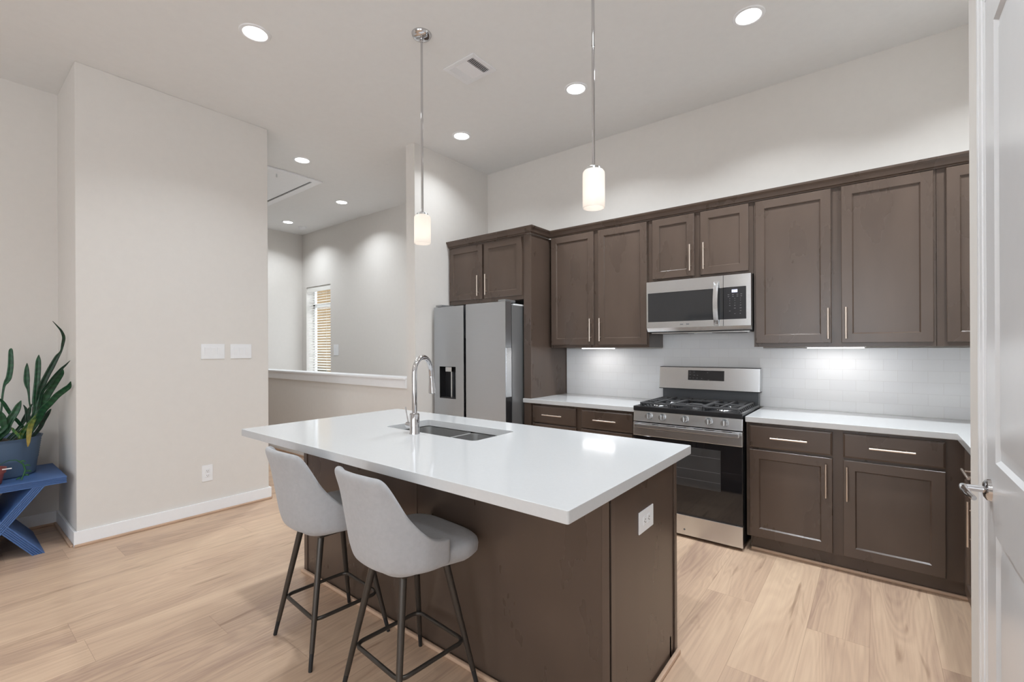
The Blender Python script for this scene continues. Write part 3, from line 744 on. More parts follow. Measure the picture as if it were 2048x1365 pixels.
def switches(label, P, n, w, h, pitch, mt, group=None):
    t = thing('light_switch', label, 'light switch', P, group=group)
    MB().box(-w/2, w/2, -0.006, 0, -h/2, h/2, 0.0025).build('cover_plate', M_PLASTIC, t, mtx=mt)
    for k in range(n):
        x = (k-(n-1)/2)*pitch
        MB().prism([(-0.006, -0.034), (-0.0105, 0.034), (-0.004, 0.034), (-0.004, -0.034)], 'X', x-0.0165, x+0.0165, 0.001).build('rocker', M_PLASTIC, t, mtx=mt)
    return t
P = (XL, 1.495, 1.364); switches('white triple light switch plate on the left wall, farther from the hall corner', P, 3, 0.178, 0.126, 0.046, FACE_X(P), 'triple light switches')
P = (XL, 1.715, 1.364); switches('white triple light switch plate on the left wall, nearer the hall corner', P, 3, 0.172, 0.126, 0.046, FACE_X(P), 'triple light switches')
P = (-6.965, YF, 1.362); switches('small white single light switch beside the stairwell window', P, 1, 0.14, 0.18, 0.046, Matrix.Translation(P))

# handrail in the stair well
t = thing('stair_handrail', 'dark wooden handrail end just showing above the half wall below the far switch', 'handrail', (-6.97, 4.07, 0.98))
MB().tube([(-6.985, 4.075, 0.965), (-6.93, 4.075, 0.955), (-6.0, 4.075, 0.42), (-4.6, 4.075, -0.4)], 0.022, n=12).build('rail', M_HANDRAIL, t)
for k, (x, z) in enumerate(((-6.6, 0.765), (-5.0, -0.165))):
    MB().cyl((x, 4.075, z-0.02), (x, YF, z-0.05), 0.008, n=8).build('bracket', M_NICKEL, t)

# ================================================================== ceiling fixtures
def recessed(x, y, label, k=1.0):
    t = thing('recessed_light', label, 'ceiling light', (x, y, ZC), group='round recessed ceiling lights')
    MB().lathe([(0.070, ZC-0.004), (0.073, ZC-0.007), (0.088, ZC-0.005), (0.092, ZC), (0.070, ZC)], (x, y, 0), n=40).build('trim_ring', M_PLASTIC, t)
    MB().lathe([(0.0, ZC-0.0045), (0.068, ZC-0.0045), (0.071, ZC-0.002), (0.071, ZC)], (x, y, 0), n=40).build('lens', M_LENS, t)
    area_light('downlight', (x, y, ZC-0.012), (0, 0, 0), 0.13, 0.13, RL_POWER*k, RL_COLOR, 'DISK', 128)
recessed(-3.13, 1.307, 'lit recessed ceiling light in front of the beige left wall, nearest of all to it')
recessed(-0.61, 3.13, 'lit recessed ceiling light above the wide wall cabinet beside the pantry wall', 1.45)
recessed(-1.845, 3.158, 'lit recessed ceiling light between the vent and the kitchen back wall', 1.4)
recessed(-3.113, 3.172, 'lit recessed ceiling light in front of the wall above the refrigerator', 0.5)
recessed(-4.85, 2.50, 'lit recessed ceiling light beside the white attic hatch')
recessed(-5.82, 3.56, 'lit recessed ceiling light over the stairwell, right one of that pair', 0.85)
recessed(-7.40, 3.577, 'lit recessed ceiling light in the stairwell corner beside the smoke detector', 0.9)
# unseen downlights added as fill over living area, hall and kitchen (only their light reaches the picture)
for x, y in ((-3.3, -0.6), (-3.3, -2.6), (-0.9, -0.6), (-0.9, -2.6), (-6.6, 1.6), (-0.62, 1.31), (0.62, 3.13)):
    area_light('downlight_fill', (x, y, ZC-0.012), (0, 0, 0), 0.13, 0.13, RL_POWER*(1.0 if y == 1.31 else 1.7 if y == 3.13 else 0.42), RL_COLOR, 'DISK', 128)
t = thing('smoke_detector', 'small white round smoke detector on the stairwell ceiling', 'smoke detector', (-7.53, 3.88, ZC))
MB().lathe([(0.0, ZC-0.035), (0.045, ZC-0.034), (0.055, ZC-0.022), (0.062, ZC-0.008), (0.065, ZC), (0, ZC)], (-7.53, 3.88, 0), n=32).build('housing', M_PLASTIC, t)
MB().lathe([(0.0, ZC-0.037), (0.012, ZC-0.0365), (0.014, ZC-0.033)], (-7.53, 3.88, 0), n=16).build('test_button', M_TRIM, t)

# air vent
vx0, vx1, vy0, vy1 = -2.468, -2.172, 2.327, 2.578
t = thing('ceiling_vent', 'square white louvred air vent in the ceiling', 'vent', ((vx0+vx1)/2, (vy0+vy1)/2, ZC))
b = MB(); fw = 0.035
for (a, c, d, e_) in ((vx0, vx1, vy0, vy0+fw), (vx0, vx1, vy1-fw, vy1), (vx0, vx0+fw, vy0+fw, vy1-fw), (vx1-fw, vx1, vy0+fw, vy1-fw)):
    b.box(a, c, d, e_, ZC-0.008, ZC-0.0005, 0.002)
b.build('frame', M_PLASTIC, t, smooth=False)
MB().box(vx0+fw, vx1-fw, vy0+fw, vy1-fw, ZC-0.0015, ZC-0.0005).build('duct_opening', M_VENTDARK, t, smooth=False)
ix0, ix1, iy0, iy1 = vx0+fw, vx1-fw, vy0+fw, vy1-fw
def louvre(mb, cx, cy, ln, along, tilt, th=0.0006, hw=0.0085):
    m_ = Matrix.Translation((cx, cy, ZC-0.006)) @ Matrix.Rotation(0 if along == 'X' else pi/2, 4, 'Z') @ Matrix.Rotation(radians(tilt), 4, 'X')
    mb.box(-ln/2, ln/2, -hw, hw, -th, th, mtx=m_)
bw = 0.055
for x0, sg, tilt in ((ix1-0.008, -1, 38), (ix0+0.009, 1, -26)):
    b = MB()
    for k in range(4): louvre(b, x0+sg*k*0.0135, (iy0+iy1)/2, iy1-iy0, 'Y', tilt, 0.0010 if sg < 0 else 0.0008, 0.0085 if sg < 0 else 0.0062)
    b.build('louvre_bank', M_PLASTIC, t, smooth=False)
b = MB(); n = 15
for k in range(n): louvre(b, (ix0+ix1)/2, iy0+0.006+k*(iy1-iy0-0.012)/(n-1), ix1-ix0-2*bw-0.004, 'X', -28, 0.0006, 0.0052)
b.build('louvre_bank', M_PLASTIC, t, smooth=False)

# attic hatch
hx0, hx1, hy0, hy1 = -6.85, -5.28, 2.22, 2.975
t = thing('attic_hatch', 'white rectangular attic hatch with a pull in the hall ceiling', 'attic hatch', ((hx0+hx1)/2, (hy0+hy1)/2, ZC))
b = MB(); fw = 0.085
for (a, c, d, e_) in ((hx0, hx1, hy0, hy0+fw), (hx0, hx1, hy1-fw, hy1), (hx0, hx0+fw, hy0+fw, hy1-fw), (hx1-fw, hx1, hy0+fw, hy1-fw)):
    b.box(a, c, d, e_, ZC-0.018, ZC-0.0005, 0.003)
b.build('casing', M_TRIM, t, smooth=False)
MB().box(hx0+fw+0.004, hx1-fw-0.004, hy0+fw+0.004, hy1-fw-0.016, ZC-0.008, ZC-0.001).build('panel', M_TRIM, t, smooth=False)
MB().box(hx0+fw, hx1-fw, hy1-fw-0.016, hy1-fw, ZC-0.0025, ZC-0.0006).build('gap', M_SLOT, t, smooth=False)
MB().cyl((-5.44, 2.50, ZC-0.008), (-5.44, 2.50, ZC-0.045), 0.006, 0.009, n=12).build('pull', M_STEEL, t)

# pendants
def pendant(x, y, label):
    t = thing('pendant_light', label, 'pendant light', (x, y, ZC), group='opal glass pendants over the island')
    MB().lathe([(0.0, ZC-0.030), (0.012, ZC-0.030), (0.045, ZC-0.026), (0.058, ZC-0.018), (0.064, ZC-0.006), (0.065, ZC), (0.0, ZC)], (x, y, 0), n=40).build('canopy', M_CHROME, t)
    b = MB().cyl((x, y, ZC-0.03), (x, y, 2.262), 0.0075, n=14)
    b.cyl((x, y, ZC-0.055), (x, y, ZC-0.028), 0.0095, 0.011, n=14).cyl((x, y, 2.85), (x, y, 2.875), 0.0085, n=14)
    b.build('rod', M_CHROME, t)
    MB().lathe([(0.0, 2.268), (0.014, 2.268), (0.036, 2.256), (0.038, 2.246), (0.0, 2.246)], (x, y, 0), n=32).build('cap', M_STEEL, t)
    z0, z1 = 2.062, 2.246
    pr = [(0.034, z1), (0.046, z1-0.003), (0.0525, z1-0.012), (0.0535, z1-0.025), (0.0535, z0+0.006), (0.052, z0), (0.0495, z0), (0.0495, z1-0.02), (0.043, z1-0.006), (0.034, z1-0.004)]
    mb = MB(); bm = mb.bm; n = 40; rings = []
    for r, h_ in pr: rings.append([bm.verts.new((x+r*cos(2*pi*k/n), y+r*sin(2*pi*k/n), h_)) for k in range(n)])
    for A, B in zip(rings, rings[1:]+rings[:1]):
        for k in range(n): bm.faces.new((A[k], A[(k+1) % n], B[(k+1) % n], B[k]))
    mb.build('lamp_shade', M_SHADE, t)
    MB().sphere((x, y, 2.135), 0.027, u=16, v=10).cyl((x, y, 2.15), (x, y, 2.246), 0.014, n=12).build('bulb', M_BULB, t)
    l = bpy.data.lights.new('pendant_bulb', 'POINT'); l.energy = 0.075; l.shadow_soft_size = 0.03; l.color = (1, 0.93, 0.87)
    lo = bpy.data.objects.new('pendant_bulb', l); COL.objects.link(lo); lo.location = (x, y, 2.10)
pendant(-2.305, 1.985, 'chrome rod pendant with white glass shade hanging near the faucet')
pendant(-1.075, 2.005, 'chrome rod pendant with white glass shade hanging nearer the gas range')

# ================================================================== appliances
# refrigerator
FY0 = 3.20
t = thing('refrigerator', 'grey stainless side-by-side refrigerator with a water dispenser', 'refrigerator', (-3.07, 3.6, 0))
MB().box(-3.543, -2.608, FY0+0.098, 4.03, 0.03, 1.775, 0.004).build('case', M_FRIDGE_SIDE, t)
MB().box(-3.53, -2.62, FY0+0.1, 4.0, 0.0, 0.03).build('plinth', M_BLACKM, t, smooth=False)
def fr_door(x0, x1, z0, z1, pocket_side, cut=None):
    b = MB()
    yb = FY0+0.085
    # two upright bands beside the pocket, so the grip recess is real
    if pocket_side > 0: px0, px1 = x1-0.022, x1
    else: px0, px1 = x0, x0+0.022
    if cut:
        cx0, cx1, cz0, cz1 = cut
        ma, mb_ = (x0, px0) if pocket_side > 0 else (px1, x1)
        b.box(ma, cx0, FY0, yb, z0, z1).box(cx1, mb_, FY0, yb, z0, z1).box(cx0, cx1, FY0, yb, z0, cz0).box(cx0, cx1, FY0, yb, cz1, z1)
    else:
        b.box(*((x0, px0) if pocket_side > 0 else (px1, x1)), FY0, yb, z0, z1)
    return b, px0, px1, yb
ld_, a, c, yb = fr_door(-3.543, -3.126, 0.06, 1.797, 1, (-3.465, -3.235, 0.883, 1.20))
ld_.box(a, c, FY0, yb, 1.48, 1.797).box(a, c, FY0, FY0+0.018, 0.30, 1.48).box(a, c, FY0, yb, 0.06, 0.30)
ld = ld_.build('door', M_FRIDGE, t, smooth=False)
MB().box(a-0.002, a+0.002, FY0+0.019, yb, 0.30, 1.48).build('grip_recess', M_BLACK, ld, smooth=False)
rd_, a, c, yb = fr_door(-3.096, -2.605, 0.06, 1.803, -1)
rd_.box(a, c, FY0, yb, 1.48, 1.803).box(a, c, FY0, FY0+0.018, 0.30, 1.48).box(a, c, FY0, yb, 0.06, 0.30)
rd = rd_.build('door', M_FRIDGE, t, smooth=False)
MB().box(c-0.002, c+0.002, FY0+0.019, yb, 0.30, 1.48).build('grip_recess', M_BLACK, rd, smooth=False)
MB().box(-3.13, -3.09, yb-0.004, yb+0.01, 0.06, 1.775).build('centre_gasket', M_BLACKM, t, smooth=False)
MB().box(-2.606, -2.600, FY0+0.004, yb-0.004, 0.06, 0.94).build('edge_reflection', M_BLACK, rd, smooth=False)  # dark part of the reflection on the door edge, painted as a strip
MB().box(-2.606, -2.600, FY0+0.004, yb-0.004, 0.94, 1.385, 0.001).build('edge_reflection', M_STEEL, rd, smooth=False)  # bright part of that reflection, also painted as a strip
# dispenser
b = MB()
cx0, cx1, cz0, cz1 = -3.465, -3.235, 0.883, 1.20
b.box(cx0, cx1, yb-0.006, yb, cz0, cz1).box(cx0, cx0+0.002, FY0+0.002, yb, cz0, cz1).box(cx1-0.002, cx1, FY0+0.002, yb, cz0, cz1).box(cx0, cx1, FY0+0.002, yb, cz0, cz0+0.002).box(cx0, cx1, FY0+0.002, yb, cz1-0.002, cz1)
dp = b.build('dispenser', M_BLACK, ld, smooth=False)
MB().box(-3.395, -3.305, FY0+0.012, yb-0.008, 1.148, 1.198, 0.006).build('spout', M_STEEL, dp)
MB().box(-3.357, -3.338, FY0+0.05, yb-0.01, 0.886, 1.15, 0.004).build('paddle', M_STEEL, dp)
MB().box(cx0+0.01, cx1-0.01, FY0+0.006, yb-0.008, cz0+0.002, cz0+0.012, 0.002).build('drip_tray', M_PANEL, dp)
for x0, x1 in ((-3.53, -3.44), (-2.70, -2.612)):
    MB().box(x0, x1, FY0+0.01, FY0+0.16, 1.803, 1.822, 0.005).build('hinge_cover', M_FRIDGE_SIDE, t)
MB().box(-3.543, -2.608, FY0+0.12, 4.02, 1.775, 1.79, 0.003).build('top_cover', M_PLASTIC, t)

# gas range
RX0, RX1, RY = -1.486, -0.710, 3.395
t = thing('gas_range', 'stainless five burner gas range with a black glass oven door', 'range', (-1.1, 3.74, 0))
MB().box(RX0+0.004, RX1-0.004, RY+0.04, 4.055, 0.03, 0.895).box(RX0+0.03, RX1-0.03, RY+0.06, 4.0, 0.0, 0.03).build('body', M_BLACKM, t, smooth=False)
# control panel
cp = MB().prism([(RY+0.004, 0.813), (RY+0.045, 0.813), (RY+0.045, 0.894), (RY+0.012, 0.894)], 'X', RX0, RX1, 0.003).build('control_panel', M_STEEL, t)
for x in (-1.365, -1.262, -1.096, -0.930, -0.825):
    b = MB().lathe([(0.0, -0.03), (0.0185, -0.03), (0.0205, -0.026), (0.0215, -0.008), (0.024, -0.005), (0.0245, 0.0), (0, 0)], (x, RY+0.008, 0.860), n=28, axis='Y')
    b.box(x-0.0045, x+0.0045, RY-0.034, RY-0.02, 0.842, 0.879, 0.002)
    kn = b.build('knob', M_STEEL, t)
    MB().box(x-0.0008, x+0.0008, RY-0.0345, RY-0.0338, 0.862, 0.878).build('pointer', M_SLOT, kn, smooth=False)
# oven door
b = MB().box(RX0, RX1, RY, RY+0.042, 0.706, 0.806, 0.003)
ov = b.build('oven_door', M_STEEL, t, smooth=False)
MB().box(RX0+0.001, RX1-0.001, RY+0.002, RY+0.04, 0.182, 0.706, 0.002).build('glass', M_GLASSB, ov, smooth=False)
gl = MB().box(-1.345, -0.849, RY+0.0008, RY+0.0025, 0.378, 0.664).build('inner_window', mat('oven_window', (0.06, 0.06, 0.062), 0.06, spec=0.6), ov, smooth=False)
b = MB()
for zz in (0.435, 0.505, 0.605): b.box(-1.34, -0.853, RY+0.0002, RY+0.001, zz-0.0014, zz+0.0014)
b.build('rack_lines', M_LOGO, ov, smooth=False)
b = MB().box(-1.459, -0.722, RY-0.052, RY-0.030, 0.774, 0.802, 0.004)
for x in (-1.44, -0.745): b.box(x-0.012, x+0.012, RY-0.04, RY+0.002, 0.778, 0.798, 0.003)
b.build('handle', M_STEEL, ov)
b = MB()
for x0, x1 in ((-1.335, -1.285), (-1.225, -1.165), (-1.155, -1.085), (-1.03, -0.965), (-0.955, -0.89), (-0.84, -0.775)):
    b.box(x0, x1, RY-0.0008, RY+0.003, 0.797, 0.803)
b.build('vent_slots', M_SLOT, ov, smooth=False)
MB().box(RX0+0.002, RX1-0.002, RY+0.006, RY+0.04, 0.168, 0.184).build('door_bottom_trim', M_PANEL, ov, smooth=False)
dw = MB().box(RX0, RX1, RY, RY+0.042, 0.022, 0.166, 0.003).build('storage_drawer', M_STEEL, t, smooth=False)
MB().lathe([(0.0, -0.001), (0.007, -0.001), (0.007, 0.001)], (-1.098, RY, 0.062), n=16, axis='Y').build('emblem', M_LOGO, dw)
# cooktop
b = MB().box(RX0, RX1, RY+0.002, 4.0, 0.895, 0.922, 0.004)
for (a, c, d, e_) in ((RX0, RX1, RY+0.002, RY+0.035), (RX0, RX0+0.022, RY+0.035, 3.98), (RX1-0.022, RX1, RY+0.035, 3.98)):
    b.box(a, c, d, e_, 0.918, 0.931, 0.004)
ck = b.build('cooktop', M_BLACK, t)
MB().box(RX1-0.016, RX1-0.002, RY+0.04, 3.97, 0.9305, 0.9325, 0.001).build('side_trim', M_STEEL, ck)
MB().box(RX0+0.002, RX0+0.016, RY+0.04, 3.97, 0.9305, 0.9325, 0.001).build('side_trim', M_STEEL, ck)
secs = [(RX0+0.035, RX0+0.27), (RX0+0.275, RX1-0.275), (RX1-0.27, RX1-0.035)]
for si, (a, c) in enumerate(secs):
    b = MB(); y0, y1, zt, w = RY+0.055, 3.94, 0.958, 0.006
    nb = 9
    if si != 1:
        b.box(a, a+2*w, y0, y1, zt-0.012, zt, 0.002).box(c-2*w, c, y0, y1, zt-0.012, zt, 0.002)
        # slanted fingers standing along the outer side
        out = a if si == 0 else c; inn = c if si == 0 else a; sg = 1 if si == 0 else -1
        for k in range(nb):
            yy = y0+0.02+k*(y1-y0-0.04)/(nb-1)
            b.prism([(out-sg*0.012, 0.924), (out-sg*0.002, 0.924), (out+sg*0.03, zt), (out+sg*0.008, zt)], 'Y', yy-0.004, yy+0.004)
            b.box(min(out+sg*0.012, out+sg*0.058), max(out+sg*0.012, out+sg*0.058), yy-0.004, yy+0.004, zt-0.010, zt+0.001)
            b.prism([(inn+sg*0.002, 0.924), (inn-sg*0.004, 0.924), (inn-sg*0.012, zt), (inn, zt)], 'Y', yy-0.004, yy+0.004)
        b.box((a+c)/2-w, (a+c)/2+w, y0-0.005, y1, zt-0.008, zt+0.004, 0.002)
        for yy in (y0, (y0+y1)/2, y1): b.box(a, c, yy-w, yy+w, zt-0.012, zt, 0.002)
        for yy in ((y0*3+y1)/4, (y0+y1*3)/4):
            for s in (-1, 1):
                b.box((a+c)/2+s*0.035-0.03 if s < 0 else (a+c)/2+0.04, (a+c)/2-0.04 if s < 0 else (a+c)/2+0.07, yy-0.004, yy+0.004, zt-0.010, zt, 0.001)
    else:
        b.box(a, a+2*w, y0, y1, zt-0.012, zt, 0.002).box(c-2*w, c, y0, y1, zt-0.012, zt, 0.002)
        for k in range(nb):
            yy = y0+0.02+k*(y1-y0-0.04)/(nb-1)
            for xx in (a, c-0.012): b.box(xx, xx+0.012, yy-0.004, yy+0.004, 0.923, zt-0.01)
        for yy in (y0, y0+0.10, y1-0.10, y1): b.box(a, c, yy-w, yy+w, zt-0.012, zt, 0.002)
        b.box((a+c)/2-w, (a+c)/2+w, y0, y0+0.13, zt-0.01, zt+0.003, 0.002).box((a+c)/2-w, (a+c)/2+w, y1-0.13, y1, zt-0.01, zt+0.003, 0.002)
    for xx in (a+0.006, c-0.006):
        for yy in (y0+0.004, y1-0.004): b.box(xx-0.006, xx+0.006, yy-0.006, yy+0.006, 0.922, zt-0.006)
    b.build('grate', M_IRON, ck, smooth=False)
for (x, y, r) in ((-1.334, 3.56, 0.044), (-1.334, 3.81, 0.036), (-0.862, 3.56, 0.046), (-0.862, 3.81, 0.036), (-1.098, 3.69, 0.05)):
    bn = MB().lathe([(r+0.008, 0.922), (r+0.008, 0.928), (r+0.002, 0.934), (0.0, 0.934)], (x, y, 0), n=28).build('burner', M_STEEL, ck)
    MB().lathe([(r-0.004, 0.934), (r, 0.937), (r, 0.941), (r-0.006, 0.944), (0.0, 0.944)], (x, y, 0), n=28).build('burner_cap', M_IRON, bn)
# backguard
MB().box(RX0+0.012, RX1-0.012, 4.0, 4.055, 0.92, 1.03, 0.002).build('backguard_riser', mat('dark_grey_enamel', (0.075, 0.08, 0.088), 0.3), t, smooth=False)
bg = MB().prism([(3.975, 1.03), (4.055, 1.03), (4.055, 1.213), (3.995, 1.213)], 'X', RX0-0.012, RX1+0.002, 0.004).build('backguard', M_STEEL, t)
sl = Matrix.Translation((0, 0, 0))
def bgy(z): return 3.975+(z-1.03)*0.02/0.183
b = MB(); bm = b.bm
q = [(-1.253, 1.106), (-0.967, 1.106), (-0.967, 1.188), (-1.253, 1.188)]
b.prism([(bgy(1.106)-0.002, 1.106), (bgy(1.106)+0.004, 1.106), (bgy(1.188)+0.004, 1.188), (bgy(1.188)-0.002, 1.188)], 'X', -1.253, -0.967, 0.0006)
cd = b.build('display', M_PANEL, bg, smooth=False)
b = MB()
for (u, v, w) in ((0.06, .82, .02), (.17, .82, .02), (.06, .55, .02), (.18, .5, .03), (.27, .5, .02), (.06, .22, .018), (.155, .22, .018), (.26, .22, .022), (.39, .19, .016), (.58, .06, .03), (.55, .80, .015)):
    xx = -1.253+u*0.286; zz = 1.106+v*0.082
    b.box(xx-w*0.15-0.002, xx+w*0.15+0.002, bgy(zz)-0.0026, bgy(zz)-0.0018, zz-0.0022, zz+0.0022)
b.build('keypad', M_LOGO, cd, smooth=False)
b = MB()
b.box(RX0-0.012, RX1+0.002, 3.975, 4.055, 1.026, 1.031).box(RX0-0.010, RX1, 3.994, 4.055, 1.2125, 1.2155)
b.build('backguard_edge', M_BLACKM, bg, smooth=False)

# microwave
MX0, MX1, MY = -1.482, -0.706, 3.66
t = thing('microwave', 'stainless over-the-range microwave hanging under the short wall cabinet', 'microwave', (-1.094, 3.85, 1.49))
MB().box(MX0+0.004, MX1-0.004, MY+0.05, YB-0.014, 1.503, 1.919).build('case', M_BLACKM, t, smooth=False)
XS = -0.892
def frame_front(x0, x1, z0, z1, wx0, wx1, wz0, wz1):
    b = MB(); y0, y1 = MY, MY+0.05
    if wx0-x0 > 1e-4: b.box(x0, wx0, y0, y1, z0, z1)
    if x1-wx1 > 1e-4: b.box(wx1, x1, y0, y1, z0, z1)
    b.box(wx0, wx1, y0, y1, z0, wz0).box(wx0, wx1, y0, y1, wz1, z1)
    return b
md_ = frame_front(MX0, XS-0.0015, 1.540, 1.915, -1.470, XS-0.0015, 1.588, 1.823).build('door', M_STEEL, t, smooth=False)
MB().box(-1.470, XS-0.0015, MY+0.0015, MY+0.03, 1.588, 1.823).build('window', mat('microwave_window', (0.035, 0.036, 0.038), 0.05, spec=0.6), md_, smooth=False)
b = MB(); pts = []
for k in range(13):
    a = k/12; zz = 1.545+a*0.325; pts.append((MY-0.012-0.034*sin(pi*a), zz))
poly = pts+[(y+0.009, z) for y, z in pts[::-1]]
b.prism(poly, 'X', -0.955, -0.922, 0.0)
b.box(-0.95, -0.927, MY-0.015, MY+0.002, 1.547, 1.565).box(-0.95, -0.927, MY-0.015, MY+0.002, 1.85, 1.868)
b.build('handle', M_STEEL, md_, angle=30)
b = MB()
for xx in (-1.199, -1.152): b.box(xx-0.011, xx+0.011, MY-0.0006, MY+0.001, 1.559, 1.567)
b.build('logo', M_LOGO, md_, smooth=False)
cp = frame_front(XS+0.0015, MX1, 1.540, 1.915, XS+0.0015, -0.737, 1.588, 1.825).build('control_panel', M_STEEL, t, smooth=False)
kp = MB().box(XS+0.0015, -0.737, MY+0.0012, MY+0.03, 1.588, 1.825).build('touch_panel', M_PANEL, cp, smooth=False)
MB().box(-0.834, -0.795, MY+0.0004, MY+0.0014, 1.783, 1.807).build('clock_display', M_DISPLAY, kp, smooth=False)
b = MB()   # blurred clock figures
for xx in (-0.829, -0.817, -0.808, -0.799): b.box(xx-0.0032, xx+0.0032, MY, MY+0.0006, 1.787, 1.801)
b.build('clock_figures', M_CLOCK, kp, smooth=False)
b = MB()
rows = [(1.769, (.0, .35, .7, 1.0), .010), (1.755, (.0, .35, .7, 1.0), .009), (1.739, (.1, .5, .95), .0035), (1.724, (.1, .5, .95), .0035), (1.706, (.1, .5, .95), .0035), (1.689, (.1, .5, .95), .007), (1.668, (.5, .95), .011), (1.648, (.1, .95), .008), (1.628, (.5, .92), .006)]
for zz, us, w in rows:
    for u in us:
        xx = -0.856+u*0.086; b.box(xx-w*0.6, xx+w*0.6, MY+0.0006, MY+0.0014, zz-0.0022, zz+0.0022)
b.build('keypad', M_LOGO, kp, smooth=False)
MB().prism([(MY, 1.540), (MY+0.05, 1.540), (MY+0.05, 1.510), (MY+0.022, 1.510)], 'X', MX0, MX1, 0.001).build('bottom_lip', M_STEEL, t, smooth=False)
b = MB().box(MX0+0.02, MX1-0.02, MY+0.06, YB-0.03, 1.496, 1.503)
b.build('underside', M_STEEL, t, smooth=False)
for x0, x1 in ((-1.42, -1.18), (-1.0, -0.78)):
    MB().box(x0, x1, MY+0.10, MY+0.26, 1.492, 1.496, 0.001).build('grease_filter', M_LOGO, t, smooth=False)

# ================================================================== bar stools
def make_stool(loc, rz, label):
    t = thing('bar_stool', label, 'bar stool', loc, rz, 'grey upholstered bar stools at the island', local=True)
    # shell -------------------------------------------------------------
    mb = MB(); bm = mb.bm
    NU, NV = 30, 9; grid = []
    def sp(v, p): return math.copysign(abs(v)**p, v)
    def sm(a, b_, x):
        x = max(0, min(1, (x-a)/(b_-a))); return x*x*(3-2*x)
    for i in range(NU+1):
        th = radians(-98+196*i/NU); a = abs(math.degrees(th))
        u = max(0, min(1, (a-40)/56)); k = 1-(1-u)**1.9; k *= sm(0, 0.30, u)
        ztop = 0.934 - 0.008*sm(14, 44, a) - 0.265*k
        zbot = 0.560
        col = []
        for j in range(NV+1):
            v = j/NV
            z = zbot+(ztop-zbot)*v
            hgt = (z-0.56)/0.365
            A = 0.222-0.004*hgt; B = 0.204
            tuck = 1-0.055*max(0.0, 1-v/0.22)**2
            x = A*tuck*sp(sin(th), 0.80); y = -B*tuck*sp(cos(th), 0.80)
            back = sm(0.15, 0.85, cos(th))
            y -= back*(0.064*hgt**1.1 + 0.010*sm(0.78, 1.0, hgt))
            col.append(bm.verts.new((x, y, z)))
        grid.append(col)
    for i in range(NU):
        for j in range(NV): bm.faces.new((grid[i][j], grid[i+1][j], grid[i+1][j+1], grid[i][j+1]))
    sh = mb.build('backrest', M_FABRIC, t, angle=180)
    so = sh.modifiers.new('thick', 'SOLIDIFY'); so.thickness = 0.030; so.offset = -1.0
    bv = sh.modifiers.new('round', 'SUBSURF'); bv.levels = 2; bv.render_levels = 2
    for p in sh.data.polygons: p.use_smooth = True
    # seat cushion --------------------------------------------------------
    mb = MB(); bm = mb.bm; N = 40; rings = []
    lay = [(0.80, 0.548), (0.93, 0.553), (0.99, 0.568), (1.0, 0.590), (0.985, 0.608), (0.93, 0.620), (0.80, 0.627), (0.5, 0.632), (0.2, 0.634)]
    for s, z in lay:
        ring = []
        for k in range(N):
            a = 2*pi*k/N
            x = 0.232*sp(cos(a), 0.48)*s; y = 0.028+0.205*sp(sin(a), 0.48)*s
            
            x *= 0.185/0.232 if y < -0.02 else 0.185/0.232+(1-0.185/0.232)*sm(-0.02, 0.075, y)
            ring.append(bm.verts.new((x, y, z)))
        rings.append(ring)
    for A_, B_ in zip(rings, rings[1:]):
        for k in range(N): bm.faces.new((A_[k], A_[(k+1) % N], B_[(k+1) % N], B_[k]))
    bm.faces.new(rings[0][::-1]); bm.faces.new(rings[-1])
    mb.build('seat', M_FABRIC, t, angle=60)
    MB().box(-0.13, 0.13, -0.115, 0.135, 0.530, 0.550, 0.006).build('mounting_plate', M_LEG, t)
    # legs -------------------------------------------------------------------
    top, flo = 0.097, 0.192
    def leg_at(sx, sy, z):
        k = z/0.545; q = flo+(top-flo)*k
        return Vector((sx*q, sy*q+0.004, z))
    for sx in (-1, 1):
        for sy in (-1, 1):
            l = MB().tube([leg_at(sx, sy, 0.07), leg_at(sx, sy, 0.25), leg_at(sx, sy, 0.545)], 0.012, radii=[0.0105, 0.0125, 0.0150], n=16).build('leg', M_LEG, t)
            MB().tube([leg_at(sx, sy, 0.0), leg_at(sx, sy, 0.004), leg_at(sx, sy, 0.072)], 0.009, radii=[0.0075, 0.0085, 0.0098], n=14).build('foot_cap', M_FOOT, l)
    zr = 0.19; q = flo+(top-flo)*zr/0.545-0.004; rc = 0.035; pts = []
    for cx, cy, a0 in ((q-rc, q-rc, 0), (-q+rc, q-rc, 90), (-q+rc, -q+rc, 180), (q-rc, -q+rc, 270)):
        for k in range(6):
            a = radians(a0+90*k/5); pts.append((cx+rc*cos(a), cy+rc*sin(a)+0.004, zr))
    MB().tube(pts, 0.0085, n=12, closed=True).build('footrest', M_LEG, t)
    return t
make_stool((-2.083, 1.208, 0), radians(-4), 'grey upholstered bar stool at the far left end of the island, partly behind another stool')
make_stool((-1.490, 1.204, 0), radians(-4), 'grey upholstered bar stool closest to the island corner, standing in front of the other stool')

